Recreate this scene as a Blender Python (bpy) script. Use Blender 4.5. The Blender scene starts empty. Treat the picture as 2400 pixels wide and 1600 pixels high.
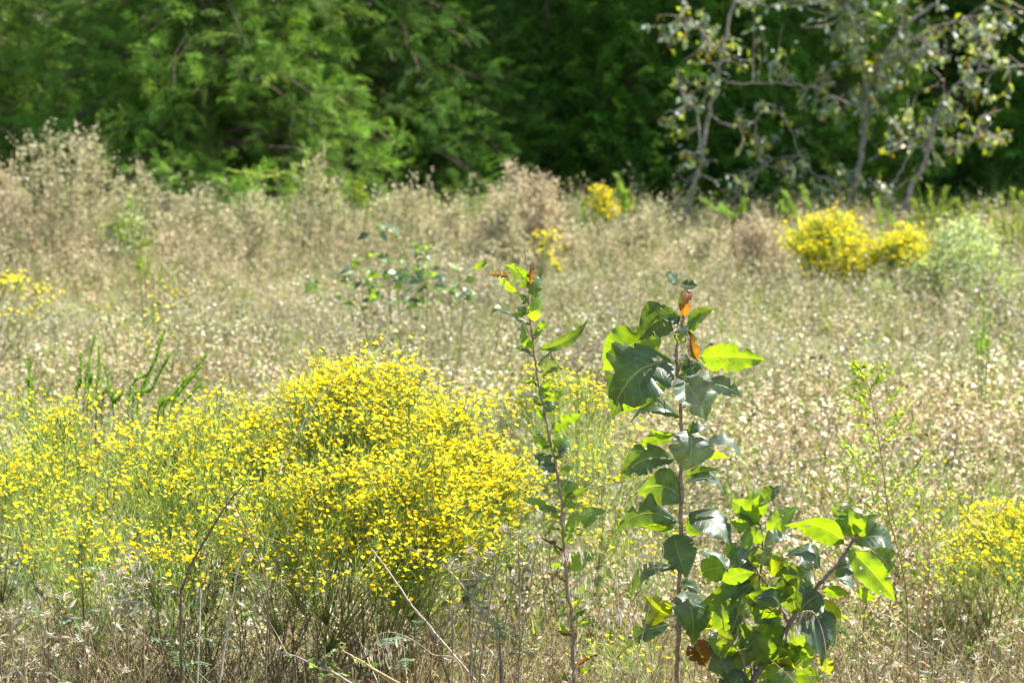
import bpy, math
import numpy as np
from mathutils import Vector, noise as mnoise

C = bpy.context.scene.collection
R = math.radians
TAU = 2 * math.pi

# ------------------------------------------------------------------ camera, world, sun, exposure
EYE = 1.75
FPX = 8000.0            # focal length in photograph pixels (2400 wide)
PITCH = math.atan(800 / FPX)
cam_d = bpy.data.cameras.new('camera')
cam = bpy.data.objects.new('camera', cam_d); C.objects.link(cam)
cam.location = (0, 0, EYE); cam.rotation_euler = (R(90) - PITCH, 0, 0)
cam_d.sensor_width = 36; cam_d.lens = 36 * FPX / 2400
cam_d.clip_end = 2000
cam_d.dof.use_dof = True
cam_d.dof.focus_distance = 7.1
cam_d.dof.aperture_fstop = 9.5
bpy.context.scene.camera = cam

SUN = np.array([0.50, 0.22, 0.86]); SUN /= np.linalg.norm(SUN)
w = bpy.data.worlds.new('World'); bpy.context.scene.world = w; w.use_nodes = True
nt = w.node_tree
sky = nt.nodes.new('ShaderNodeTexSky'); sky.sky_type = 'NISHITA'; sky.sun_disc = False
sky.sun_elevation = math.asin(SUN[2]); sky.sun_rotation = math.atan2(SUN[0], SUN[1])
bg = nt.nodes['Background']; bg.inputs['Strength'].default_value = 0.10
nt.links.new(sky.outputs['Color'], bg.inputs['Color'])
sd = bpy.data.lights.new('sun', 'SUN'); sd.energy = 5.0; sd.angle = R(0.5); sd.color = (1.0, 0.96, 0.87)
so = bpy.data.objects.new('sun', sd); C.objects.link(so)
so.rotation_euler = Vector(SUN).to_track_quat('Z', 'Y').to_euler()
vs = bpy.context.scene.view_settings
vs.view_transform = 'Standard'; vs.look = 'None'; vs.gamma = 1; vs.exposure = 1.7
cy = bpy.context.scene.cycles
cy.max_bounces = 6; cy.diffuse_bounces = 3; cy.glossy_bounces = 2; cy.transmission_bounces = 4; cy.transparent_max_bounces = 4

def P(px, py, Y):
    """world point seen at photograph pixel (px, py) on the plane y = Y"""
    u = (px - 1200) / FPX; v = (800 - py) / FPX
    d = np.array([u, math.cos(PITCH) + v * math.sin(PITCH), -math.sin(PITCH) + v * math.cos(PITCH)])
    t = Y / d[1]
    return np.array([0, 0, EYE]) + d * t

# ------------------------------------------------------------------ geometry helpers
class G:
    def __init__(s): s.V = []; s.T = []; s.Q = []; s.K = []; s.n = 0; s.UV = []
    def add(s, v, t=None, q=None, c=(1, 1, 1), uv=None):
        v = np.asarray(v, float).reshape(-1, 3); m = len(v)
        s.V.append(v)
        c = np.asarray(c, float)
        if c.ndim == 1: c = np.tile(c, (m, 1))
        s.K.append(c)
        s.UV.append(np.zeros((m, 2)) if uv is None else uv)
        if t is not None and len(t): s.T.append(np.asarray(t).reshape(-1, 3) + s.n)
        if q is not None and len(q): s.Q.append(np.asarray(q).reshape(-1, 4) + s.n)
        s.n += m
    def arrays(s):
        V = np.concatenate(s.V) if s.V else np.zeros((0, 3))
        K = np.concatenate(s.K) if s.K else np.zeros((0, 3))
        T = np.concatenate(s.T) if s.T else np.zeros((0, 3), int)
        Q = np.concatenate(s.Q) if s.Q else np.zeros((0, 4), int)
        UV = np.concatenate(s.UV) if s.UV else np.zeros((0, 2))
        return V, K, T, Q, UV
    def join(s, o, loc=(0, 0, 0), rz=0, sc=1):
        V, K, T, Q, UV = o.arrays()
        c, n = math.cos(rz), math.sin(rz)
        V2 = V.copy() * sc
        x, y = V2[:, 0].copy(), V2[:, 1].copy()
        V2[:, 0] = x * c - y * n; V2[:, 1] = x * n + y * c
        s.add(V2 + np.asarray(loc), T, Q, K, UV)

def make_mesh(name, g, mat, smooth=False):
    V, K, T, Q, UV = g.arrays()
    me = bpy.data.meshes.new(name)
    nT, nQ = len(T), len(Q)
    me.vertices.add(len(V)); me.vertices.foreach_set('co', V.astype(np.float32).ravel())
    me.loops.add(nT * 3 + nQ * 4)
    li = np.concatenate([T.ravel(), Q.ravel()]).astype(np.int32)
    me.loops.foreach_set('vertex_index', li)
    me.polygons.add(nT + nQ)
    ls = np.concatenate([np.arange(nT) * 3, nT * 3 + np.arange(nQ) * 4]).astype(np.int32)
    me.polygons.foreach_set('loop_start', ls)
    if smooth: me.polygons.foreach_set('use_smooth', np.ones(nT + nQ, dtype=bool))
    a = me.color_attributes.new('Col', 'FLOAT_COLOR', 'POINT')
    a.data.foreach_set('color', np.concatenate([K, np.ones((len(K), 1))], 1).astype(np.float32).ravel())
    if UV.any():
        u = me.uv_layers.new(name='UVMap'); u.data.foreach_set('uv', UV[li].astype(np.float32).ravel())
    me.update(calc_edges=True); me.validate()
    me.materials.append(mat)
    return me

def tag(o, label=None, cat=None, group=None, kind=None):
    if label: o['label'] = label
    if cat: o['category'] = cat
    if group: o['group'] = group
    if kind: o['kind'] = kind
    return o
def build(name, g, mat, parent=None, smooth=False, at=None):
    """one mesh object; world-space verts re-based on the parent's (or its own) base point"""
    if parent is not None and at is None: base = np.array(parent.location)
    else: base = np.asarray(at if at is not None else (0, 0, 0), float)
    if g.V: g.V = [v - base for v in g.V]
    o = bpy.data.objects.new(name, make_mesh(name, g, mat, smooth)); C.objects.link(o)
    if parent is not None: o.parent = parent
    else: o.location = base
    return o
def thing(name, label, cat, loc, group=None):
    o = bpy.data.objects.new(name, None); C.objects.link(o); o.location = loc
    o.empty_display_size = 0.1
    return tag(o, label, cat, group)

def nrm(a): return a / np.maximum(np.linalg.norm(a, axis=-1, keepdims=True), 1e-9)
def rdir(rng, n, zlo=-1, zhi=1):
    z = rng.uniform(zlo, zhi, n); a = rng.uniform(0, TAU, n); r = np.sqrt(1 - z * z)
    return np.stack([r * np.cos(a), r * np.sin(a), z], 1)

def tubes(g, paths, radii, col, sides=3):
    """paths (n,k,3), radii (n,k) or (k,), col (n,3) or (3,)"""
    paths = np.asarray(paths, float)
    if paths.ndim == 2: paths = paths[None]
    n, k, _ = paths.shape
    radii = np.broadcast_to(np.asarray(radii, float), (n, k))
    T = np.gradient(paths, axis=1); T = nrm(T)
    ref = np.where(np.abs(T[:, :1, 2:3]) > 0.8, np.array([1., 0, 0]), np.array([0, 0, 1.]))
    A = nrm(np.cross(T, ref)); B = np.cross(T, A)
    ang = np.arange(sides) * TAU / sides
    ring = (A[:, :, None, :] * np.cos(ang)[None, None, :, None] + B[:, :, None, :] * np.sin(ang)[None, None, :, None])
    V = paths[:, :, None, :] + ring * radii[:, :, None, None]
    i = np.arange(n)[:, None, None] * k * sides; j = np.arange(k - 1)[None, :, None] * sides; s = np.arange(sides)[None, None, :]
    s2 = (s + 1) % sides
    q = np.stack([i + j + s, i + j + s2, i + j + s2 + sides, i + j + s + sides], -1)
    col = np.asarray(col, float)
    if col.ndim == 1: cc = np.tile(col, (n * k * sides, 1))
    else: cc = np.repeat(col, k * sides, axis=0)
    g.add(V, None, q, cc)

def leaves(g, Pp, D, N, L, W, col, fold=0.25, bend=0.0):
    """batch of small creased leaves: 2 triangles each, or 4 when bend != 0"""
    n = len(Pp); D = nrm(D); S = nrm(np.cross(D, N)); N = np.cross(S, D)
    L = np.broadcast_to(L, n)[:, None]; W = np.broadcast_to(W, n)[:, None]
    col = np.asarray(col, float)
    if col.ndim == 1: col = np.tile(col, (n, 1))
    fold = np.broadcast_to(fold, n)[:, None]
    mid = Pp + D * L * .45
    up = N * (W * .5 * fold)
    l = mid + S * W * .5 + up; r = mid - S * W * .5 + up
    if np.isscalar(bend) and bend == 0:
        V = np.stack([Pp, r, Pp + D * L, l], 1)
        b = np.arange(n)[:, None] * 4
        T = np.concatenate([b + [0, 1, 2], b + [0, 2, 3]], 1)
        g.add(V, T, None, np.repeat(col, 4, 0))
    else:
        bend = np.broadcast_to(bend, n)[:, None]
        V = np.stack([Pp, r, Pp + D * L * .9 - N * L * bend, l, mid + D * L * .05], 1)
        b = np.arange(n)[:, None] * 5
        T = np.concatenate([b + [0, 1, 4], b + [1, 2, 4], b + [0, 4, 3], b + [4, 2, 3]], 1)
        g.add(V, T, None, np.repeat(col, 5, 0))

def ribbons(g, paths, width, col, side=None):
    """grass blades: (n,k,3) strips tapering to the tip"""
    n, k, _ = paths.shape
    T = nrm(np.gradient(paths, axis=1))
    if side is None: side = np.array([1., 0, 0])
    S = nrm(np.cross(T, np.broadcast_to(side, (n, 3))[:, None, :]))
    wv = np.asarray(width).reshape(-1, 1) * np.linspace(1, .12, k)[None] ** .7
    V = np.stack([paths - S * wv[..., None] / 2, paths + S * wv[..., None] / 2], 2)
    i = np.arange(n)[:, None] * k * 2; j = np.arange(k - 1)[None] * 2
    q = np.stack([i + j, i + j + 1, i + j + 3, i + j + 2], -1)
    col = np.asarray(col, float)
    cc = np.tile(col, (n * k * 2, 1)) if col.ndim == 1 else np.repeat(col, k * 2, 0)
    g.add(V, None, q, cc)

def arc(p0, d, L, droop, k, rng=None, wob=0.0):
    """(n,k,3) curved paths from p0 along d, sagging under their own weight"""
    p0 = np.asarray(p0, float); d = nrm(np.asarray(d, float)); n = len(d)
    t = np.linspace(0, 1, k)[None, :, None]
    L = np.broadcast_to(L, n)[:, None, None]; dr = np.broadcast_to(droop, n)[:, None, None]
    out = p0[:, None, :] + d[:, None, :] * L * t
    out = out - np.array([0, 0, 1.]) * L * dr * t ** 2
    if wob and rng is not None: out = out + rng.normal(0, wob, out.shape) * L * t
    return out
def on_path(paths, i, t):
    k = paths.shape[1]; f = t * (k - 1); a = np.minimum(f.astype(int), k - 2); fr = (f - a)[:, None]
    p = paths[i, a] * (1 - fr) + paths[i, a + 1] * fr
    return p, nrm(paths[i, a + 1] - paths[i, a])
def pick(rng, pal, n, jit=0.12):
    pal = np.asarray(pal, float)
    c = pal[rng.integers(0, len(pal), n)]
    return np.clip(c * (1 + rng.normal(0, jit, (n, 1))) * (1 + rng.normal(0, .04, (n, 3))), 0.004, 0.95)
def smooth_line(pts, k):
    pts = np.asarray(pts, float); t = np.linspace(0, len(pts) - 1, k)
    out = []
    for x in t:
        i = min(int(x), len(pts) - 2); f = x - i
        p0 = pts[max(i - 1, 0)]; p1 = pts[i]; p2 = pts[i + 1]; p3 = pts[min(i + 2, len(pts) - 1)]
        out.append(.5 * ((2 * p1) + (-p0 + p2) * f + (2 * p0 - 5 * p1 + 4 * p2 - p3) * f * f + (-p0 + 3 * p1 - 3 * p2 + p3) * f ** 3))
    return np.array(out)

# ------------------------------------------------------------------ materials
def mat_plant(name, trans, rough, spec, tmul=(1.5, 1.35, .6), nscale=60, namt=.35, veins=False):
    m = bpy.data.materials.new(name); m.use_nodes = True; t = m.node_tree; N = t.nodes; Lk = t.links
    b = N['Principled BSDF']; out = N['Material Output']
    at = N.new('ShaderNodeAttribute'); at.attribute_name = 'Col'
    tc = N.new('ShaderNodeTexCoord')
    nz = N.new('ShaderNodeTexNoise'); nz.inputs['Scale'].default_value = nscale; nz.inputs['Detail'].default_value = 3
    Lk.new(tc.outputs['Object'], nz.inputs['Vector'])
    mr = N.new('ShaderNodeMapRange'); mr.inputs['From Min'].default_value = .3; mr.inputs['From Max'].default_value = .7
    mr.inputs['To Min'].default_value = 1 - namt; mr.inputs['To Max'].default_value = 1 + namt
    Lk.new(nz.outputs['Fac'], mr.inputs['Value'])
    mx = N.new('ShaderNodeVectorMath'); mx.operation = 'SCALE'
    Lk.new(at.outputs['Color'], mx.inputs[0]); Lk.new(mr.outputs['Result'], mx.inputs['Scale'])
    colout = mx.outputs['Vector']
    b.inputs['Roughness'].default_value = rough; b.inputs['Specular IOR Level'].default_value = spec
    Lk.new(colout, b.inputs['Base Color'])
    if trans > 0:
        tm = N.new('ShaderNodeVectorMath'); tm.operation = 'MULTIPLY'; tm.inputs[1].default_value = tmul
        Lk.new(colout, tm.inputs[0])
        tr = N.new('ShaderNodeBsdfTranslucent'); Lk.new(tm.outputs['Vector'], tr.inputs['Color'])
        ms = N.new('ShaderNodeMixShader'); ms.inputs['Fac'].default_value = trans
        Lk.new(b.outputs['BSDF'], ms.inputs[1]); Lk.new(tr.outputs['BSDF'], ms.inputs[2])
        Lk.new(ms.outputs['Shader'], out.inputs['Surface'])
    return m
M_dry = mat_plant('dry_plant', .36, .85, .08, (1.12, 1.06, .85))
M_green = mat_plant('green_plant', .42, .55, .4, (1.6, 1.5, .5))
M_cedar = mat_plant('cedar_foliage', .3, .6, .3, (1.5, 1.4, .5), nscale=6, namt=.3)
M_petal = mat_plant('yellow_petal', .45, .6, .2, (1.1, 1.08, .6), namt=.1)
M_stem = mat_plant('stem_bark', 0, .7, .3, nscale=120, namt=.35)
M_bark = mat_plant('grey_bark', 0, .85, .2, nscale=40, namt=.45)
M_litter = mat_plant('leaf_litter', 0, .95, .1, nscale=8, namt=.6)
M_farleaf = mat_plant('waxy_leaf', .4, .42, .7, (2.2, 1.9, .4), nscale=20, namt=.2)

def mat_bigleaf():
    m = bpy.data.materials.new('persimmon_leaf'); m.use_nodes = True; t = m.node_tree; N = t.nodes; Lk = t.links
    b = N['Principled BSDF']; out = N['Material Output']
    at = N.new('ShaderNodeAttribute'); at.attribute_name = 'Col'
    uv = N.new('ShaderNodeUVMap'); uv.uv_map = 'UVMap'
    sp = N.new('ShaderNodeSeparateXYZ'); Lk.new(uv.outputs['UV'], sp.inputs[0])
    def M(op, a, b_=None, c=None):
        n = N.new('ShaderNodeMath'); n.operation = op
        for i, x in enumerate((a, b_, c)):
            if x is None: continue
            if hasattr(x, 'links'): Lk.new(x, n.inputs[i])
            else: n.inputs[i].default_value = x
        return n.outputs[0]
    av = M('ABSOLUTE', sp.outputs['Y'])                    # 0 on the midrib, 1 on the margin
    tc = N.new('ShaderNodeTexCoord')
    n1 = N.new('ShaderNodeTexNoise'); n1.inputs['Scale'].default_value = 35; n1.inputs['Detail'].default_value = 5
    Lk.new(tc.outputs['Object'], n1.inputs['Vector'])
    ph = M('ADD', M('SUBTRACT', M('MULTIPLY', sp.outputs['X'], 9.0), M('MULTIPLY', av, 1.7)), M('MULTIPLY', n1.outputs['Fac'], .5))
    fr = M('ABSOLUTE', M('SUBTRACT', M('FRACT', ph), .5))
    lat = N.new('ShaderNodeMapRange'); lat.inputs['From Min'].default_value = 0; lat.inputs['From Max'].default_value = .075
    lat.inputs['To Min'].default_value = 1; lat.inputs['To Max'].default_value = 0; lat.interpolation_type = 'SMOOTHSTEP'
    Lk.new(fr, lat.inputs['Value'])
    mid = N.new('ShaderNodeMapRange'); mid.inputs['From Min'].default_value = .012; mid.inputs['From Max'].default_value = .05
    mid.inputs['To Min'].default_value = 1; mid.inputs['To Max'].default_value = 0
    Lk.new(av, mid.inputs['Value'])
    vein = M('MAXIMUM', M('MULTIPLY', lat.outputs['Result'], .4), mid.outputs['Result'])
    n2 = N.new('ShaderNodeTexNoise'); n2.inputs['Scale'].default_value = 90; n2.inputs['Detail'].default_value = 4
    Lk.new(tc.outputs['Object'], n2.inputs['Vector'])
    mr = N.new('ShaderNodeMapRange'); mr.inputs['From Min'].default_value = .3; mr.inputs['From Max'].default_value = .7
    mr.inputs['To Min'].default_value = .7; mr.inputs['To Max'].default_value = 1.3
    Lk.new(n1.outputs['Fac'], mr.inputs['Value'])
    base = N.new('ShaderNodeVectorMath'); base.operation = 'SCALE'
    Lk.new(at.outputs['Color'], base.inputs[0]); Lk.new(mr.outputs['Result'], base.inputs['Scale'])
    mv = N.new('ShaderNodeMix'); mv.data_type = 'RGBA'
    Lk.new(M('MULTIPLY', vein, .45), mv.inputs['Factor']); Lk.new(base.outputs['Vector'], mv.inputs[6]); mv.inputs[7].default_value = (.22, .27, .12, 1)
    # black leaf-spot disease
    vo = N.new('ShaderNodeTexVoronoi'); vo.inputs['Scale'].default_value = 260
    Lk.new(tc.outputs['Object'], vo.inputs['Vector'])
    n3 = N.new('ShaderNodeTexNoise'); n3.inputs['Scale'].default_value = 16; n3.inputs['Detail'].default_value = 2
    Lk.new(tc.outputs['Object'], n3.inputs['Vector'])
    thr = N.new('ShaderNodeMapRange'); thr.inputs['From Min'].default_value = .52; thr.inputs['From Max'].default_value = .78
    thr.inputs['To Min'].default_value = 0; thr.inputs['To Max'].default_value = .42
    Lk.new(n3.outputs['Fac'], thr.inputs['Value'])
    spot = M('LESS_THAN', vo.outputs['Distance'], thr.outputs['Result'])
    ms_ = N.new('ShaderNodeMix'); ms_.data_type = 'RGBA'
    Lk.new(M('MULTIPLY', spot, .8), ms_.inputs['Factor']); Lk.new(mv.outputs[2], ms_.inputs[6]); ms_.inputs[7].default_value = (.022, .014, .01, 1)
    dm = N.new('ShaderNodeMapRange'); dm.inputs['From Min'].default_value = .56; dm.inputs['From Max'].default_value = .72; dm.inputs['To Max'].default_value = .3
    Lk.new(n2.outputs['Fac'], dm.inputs['Value'])
    du = N.new('ShaderNodeMix'); du.data_type = 'RGBA'; du.inputs[7].default_value = (.30, .34, .27, 1)
    Lk.new(dm.outputs['Result'], du.inputs['Factor']); Lk.new(ms_.outputs[2], du.inputs[6])
    Lk.new(du.outputs[2], b.inputs['Base Color'])
    rg = N.new('ShaderNodeMapRange'); rg.inputs['To Min'].default_value = .3; rg.inputs['To Max'].default_value = .55
    Lk.new(n2.outputs['Fac'], rg.inputs['Value']); Lk.new(rg.outputs['Result'], b.inputs['Roughness'])
    b.inputs['Specular IOR Level'].default_value = .7
    bp = N.new('ShaderNodeBump'); bp.inputs['Strength'].default_value = .55; bp.inputs['Distance'].default_value = .0016
    hh = M('SUBTRACT', M('MULTIPLY', n1.outputs['Fac'], .9), M('MULTIPLY', vein, .8))
    Lk.new(hh, bp.inputs['Height']); Lk.new(bp.outputs['Normal'], b.inputs['Normal'])
    tm = N.new('ShaderNodeVectorMath'); tm.operation = 'MULTIPLY'; tm.inputs[1].default_value = (4.1, 3.1, .3)
    Lk.new(ms_.outputs[2], tm.inputs[0])
    tr = N.new('ShaderNodeBsdfTranslucent'); Lk.new(tm.outputs['Vector'], tr.inputs['Color']); Lk.new(bp.outputs['Normal'], tr.inputs['Normal'])
    mx = N.new('ShaderNodeMixShader'); mx.inputs['Fac'].default_value = .5
    Lk.new(b.outputs['BSDF'], mx.inputs[1]); Lk.new(tr.outputs['BSDF'], mx.inputs[2]); Lk.new(mx.outputs['Shader'], out.inputs['Surface'])
    return m
M_big = mat_bigleaf()

def mat_ground():
    m = bpy.data.materials.new('dry_soil'); m.use_nodes = True; t = m.node_tree; N = t.nodes; Lk = t.links
    b = N['Principled BSDF']; tc = N.new('ShaderNodeTexCoord')
    n1 = N.new('ShaderNodeTexNoise'); n1.inputs['Scale'].default_value = 1.2; n1.inputs['Detail'].default_value = 8
    n2 = N.new('ShaderNodeTexNoise'); n2.inputs['Scale'].default_value = 45; n2.inputs['Detail'].default_value = 6
    for n in (n1, n2): Lk.new(tc.outputs['Object'], n.inputs['Vector'])
    r = N.new('ShaderNodeValToRGB'); e = r.color_ramp.elements
    e[0].position = .35; e[0].color = (.075, .095, .025, 1); e[1].position = .65; e[1].color = (.26, .22, .12, 1)
    Lk.new(n2.outputs['Fac'], r.inputs['Fac'])
    mx = N.new('ShaderNodeMix'); mx.data_type = 'RGBA'; mx.blend_type = 'MULTIPLY'; mx.inputs['Factor'].default_value = .6
    r2 = N.new('ShaderNodeValToRGB'); r2.color_ramp.elements[0].color = (.5, .6, .35, 1); r2.color_ramp.elements[1].color = (1, .95, .85, 1)
    Lk.new(n1.outputs['Fac'], r2.inputs['Fac']); Lk.new(r.outputs['Color'], mx.inputs[6]); Lk.new(r2.outputs['Color'], mx.inputs[7])
    Lk.new(mx.outputs[2], b.inputs['Base Color']); b.inputs['Roughness'].default_value = .95
    bp = N.new('ShaderNodeBump'); bp.inputs['Distance'].default_value = .02; Lk.new(n2.outputs['Fac'], bp.inputs['Height']); Lk.new(bp.outputs['Normal'], b.inputs['Normal'])
    return m

# ------------------------------------------------------------------ ground
g = G()
xs = np.concatenate([np.linspace(-500, -20, 12), np.linspace(-18, 18, 73), np.linspace(20, 500, 12)])
ys = np.concatenate([np.linspace(-200, -3, 8), np.linspace(-2, 44, 93), np.linspace(46, 700, 14)])
X, Y = np.meshgrid(xs, ys)
near = (np.abs(X) < 19) & (Y > -3) & (Y < 45)
Z = np.where(near, 0.02 * np.sin(X * 1.3 + 1.1 * np.sin(Y * .7)) + 0.015 * np.sin(Y * 1.9 + X), 0)
Vg = np.stack([X, Y, Z], -1).reshape(-1, 3); nx = len(xs)
a = (np.arange(len(ys) - 1)[:, None] * nx + np.arange(nx - 1)[None]).ravel()
g.add(Vg, None, np.stack([a, a + 1, a + 1 + nx, a + nx], 1), (.2, .15, .09))
tag(build('ground', g, mat_ground(), smooth=True), kind='structure')

g = G()
fx = np.linspace(-60, 60, 61); fy = np.array([26.2, 28, 31, 35, 42, 60, 120, 300])
FX, FY = np.meshgrid(fx, fy); FY = FY + (FY < 27) * .5 * np.sin(FX * 1.7)
FZ = np.full_like(FX, .05); FZ[0] = -.03; FX = FX * np.linspace(1, 6, 8)[:, None]
aa = (np.arange(7)[:, None] * 61 + np.arange(60)[None]).ravel()
g.add(np.stack([FX, FY, FZ], -1).reshape(-1, 3), None, np.stack([aa, aa + 1, aa + 62, aa + 61], 1), (.05, .035, .02))
tag(build('forest_floor', g, M_litter, smooth=True), kind='structure')
# ------------------------------------------------------------------ palettes (linear base colours)
STRAW = [(.58, .52, .38), (.62, .57, .45), (.53, .46, .32), (.44, .36, .23), (.65, .61, .52), (.46, .46, .27), (.30, .24, .15)]
STRAWD = [(.34, .25, .14), (.28, .20, .11), (.44, .36, .22)]
GREENL = [(.13, .23, .035), (.18, .29, .05), (.10, .19, .04), (.25, .32, .07)]
LGR = [(.09, .15, .03), (.07, .13, .03)]
BLUEG = [(.12, .20, .12), (.09, .16, .09), (.17, .25, .16)]
STEMC = [(.28, .20, .11), (.38, .31, .18), (.46, .40, .26), (.24, .25, .10)]

# ------------------------------------------------------------------ prototypes for the meadow mass
def proto_weed(seed, h, nst=4, nlf=60, pal=STRAW, ls=(.012, .028), green=.08, droop=.12, spread=.35, leafy_from=.3, aspect=.66):
    rng = np.random.default_rng(seed); g = G()
    d = np.stack([rng.normal(0, spread, nst), rng.normal(0, spread, nst), np.ones(nst)], 1)
    H = h * rng.uniform(.65, 1.0, nst)
    st = arc(np.c_[rng.normal(0, .025, (nst, 2)), np.zeros(nst)], d, H, droop * .5, 5, rng, .02)
    tubes(g, st, np.linspace(.0022, .0009, 5), pick(rng, STEMC, nst))
    nb = nst * 5
    i = rng.integers(0, nst, nb); t = rng.uniform(.35, .95, nb)
    p, td = on_path(st, i, t)
    bd = nrm(td + rdir(rng, nb, -.1, .6) * .9)
    br = arc(p, bd, h * rng.uniform(.12, .28, nb), .15, 3)
    tubes(g, br, np.linspace(.0011, .0006, 3), pick(rng, STEMC, nb))
    allp = [on_path(st, rng.integers(0, nst, nlf // 3), rng.uniform(leafy_from, 1, nlf // 3))[0],
            on_path(br, rng.integers(0, nb, nlf - nlf // 3), rng.uniform(.2, 1, nlf - nlf // 3))[0]]
    p = np.concatenate(allp); n = len(p)
    col = pick(rng, pal, n, .18)
    gm = rng.random(n) < green; col[gm] = pick(rng, GREENL, gm.sum())
    L = rng.uniform(ls[0], ls[1], n)
    leaves(g, p, rdir(rng, n, -.8, .6), rdir(rng, n), L, L * rng.uniform(aspect * .6, aspect * 1.3, n), col, fold=rng.uniform(.1, .9), bend=rng.uniform(-.1, .4, n))
    return g
def proto_tuft(seed, h, n=14, pal=STRAW, w=.003, spread=.5, droop=.35):
    rng = np.random.default_rng(seed); g = G()
    d = np.stack([rng.normal(0, spread, n), rng.normal(0, spread, n), np.ones(n)], 1)
    p = arc(np.c_[rng.normal(0, .02, (n, 2)), np.zeros(n)], d, h * rng.uniform(.5, 1.1, n), droop * rng.uniform(.2, 1.5, n), 5, rng, .03)
    ribbons(g, p, w * rng.uniform(.6, 1.4, n), pick(rng, pal, n), rdir(rng, n, -.2, .2))
    return g
def proto_forb(seed, h, n=34, pal=GREENL, ls=(.012, .022)):
    rng = np.random.default_rng(seed); g = G(); nst = 4
    d = np.stack([rng.normal(0, .6, nst), rng.normal(0, .6, nst), np.ones(nst)], 1)
    st = arc(np.zeros((nst, 3)), d, h * rng.uniform(.6, 1, nst), .3, 5, rng, .02)
    tubes(g, st, np.linspace(.0016, .0007, 5), pick(rng, [(.12, .16, .04), (.22, .17, .08)], nst))
    i = rng.integers(0, nst, n); p, td = on_path(st, i, rng.uniform(.2, 1, n))
    D = nrm(td * .4 + rdir(rng, n, -.2, .5)); L = rng.uniform(*ls, n)
    leaves(g, p, D, nrm(rdir(rng, n, .2, 1)), L, L * rng.uniform(.35, .6, n), pick(rng, pal, n), .3, .15)
    return g
def proto_locust(seed, L, n=8, pal=BLUEG):
    """a pinnate leaf: rachis with paired oval leaflets"""
    rng = np.random.default_rng(seed); g = G()
    nr = 4
    d = nrm(np.stack([rng.normal(0, .7, nr), rng.normal(0, .7, nr), rng.uniform(.5, 1.2, nr)], 1))
    rc = arc(np.c_[np.zeros((nr, 2)), rng.uniform(.05, .25, nr)], d, L, .45, 7)
    tubes(g, rc, np.linspace(.001, .0005, 7), (.16, .2, .07))
    tubes(g, np.array([[[0, 0, 0], [0.005, 0, .12], [0, .006, .27]]]), [.0022, .0018, .001], (.16, .10, .06))
    for k in range(nr):
        for s in (-1, 1):
            t = np.linspace(.18, .97, n); p, td = on_path(rc, np.full(n, k), t)
            sd_ = nrm(np.cross(td, [0, 0, 1])) * s
            Lf = L * .17
            leaves(g, p, nrm(sd_ + td * .35 + rng.normal(0, .12, (n, 3))), np.tile([0, 0, 1.], (n, 1)) + rng.normal(0, .25, (n, 3)), Lf, Lf * .5, pick(rng, pal, n), .15, .08)
    return g

def scatter(out, protos, pos, rng, sc=(.8, 1.2), tint=None, tilt=.12, jitter=.12, seltype=None, pscale=None):
    arrs = [p.arrays() for p in protos]
    sel = rng.integers(0, len(protos), len(pos)) if seltype is None else seltype
    for k, (V, K, T, Q, UV) in enumerate(arrs):
        idx = np.where(sel == k)[0]; m = len(idx)
        if not m: continue
        a = rng.uniform(0, TAU, m); s = rng.uniform(*sc, m) * (1 if pscale is None else pscale[idx])
        c, sn = np.cos(a)[:, None], np.sin(a)[:, None]
        v = V[None] * s[:, None, None]
        x = v[..., 0] * c - v[..., 1] * sn; y = v[..., 0] * sn + v[..., 1] * c; z = v[..., 2]
        tx, ty = rng.normal(0, tilt, (2, m, 1))
        W = np.stack([x + z * tx, y + z * ty, z], -1) + pos[idx][:, None, :]
        col = K[None] * (1 + rng.normal(0, jitter, (m, 1, 1)))
        if tint is not None: col = col * tint[idx][:, None, :]
        nv = len(V); off = np.arange(m)[:, None, None] * nv
        t = (T[None] + off).reshape(-1, 3) if len(T) else None
        q = (Q[None] + off).reshape(-1, 4) if len(Q) else None
        out.add(W.reshape(-1, 3), t, q, np.clip(col.reshape(-1, 3), .004, .95))

def patch(x, y, s, seed=0.0):
    return np.array([mnoise.noise((a * s, b * s, seed)) for a, b in zip(x, y)])
def field(rng, y0, y1, dens, margin=1.15, power=0.0):
    """random points over the wedge of meadow between distances y0 and y1"""
    half = lambda y: y * 1200 / FPX * margin + .35
    area = (y1 - y0) * (half(y0) + half(y1))
    n = int(area * dens); y = rng.uniform(y0, y1, n * 2); x = rng.uniform(-half(y1), half(y1), n * 2)
    k = np.abs(x) < half(y); x, y = x[k][:n], y[k][:n]
    return np.c_[x, y, np.zeros(len(x))]

rng = np.random.default_rng(11)
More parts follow.
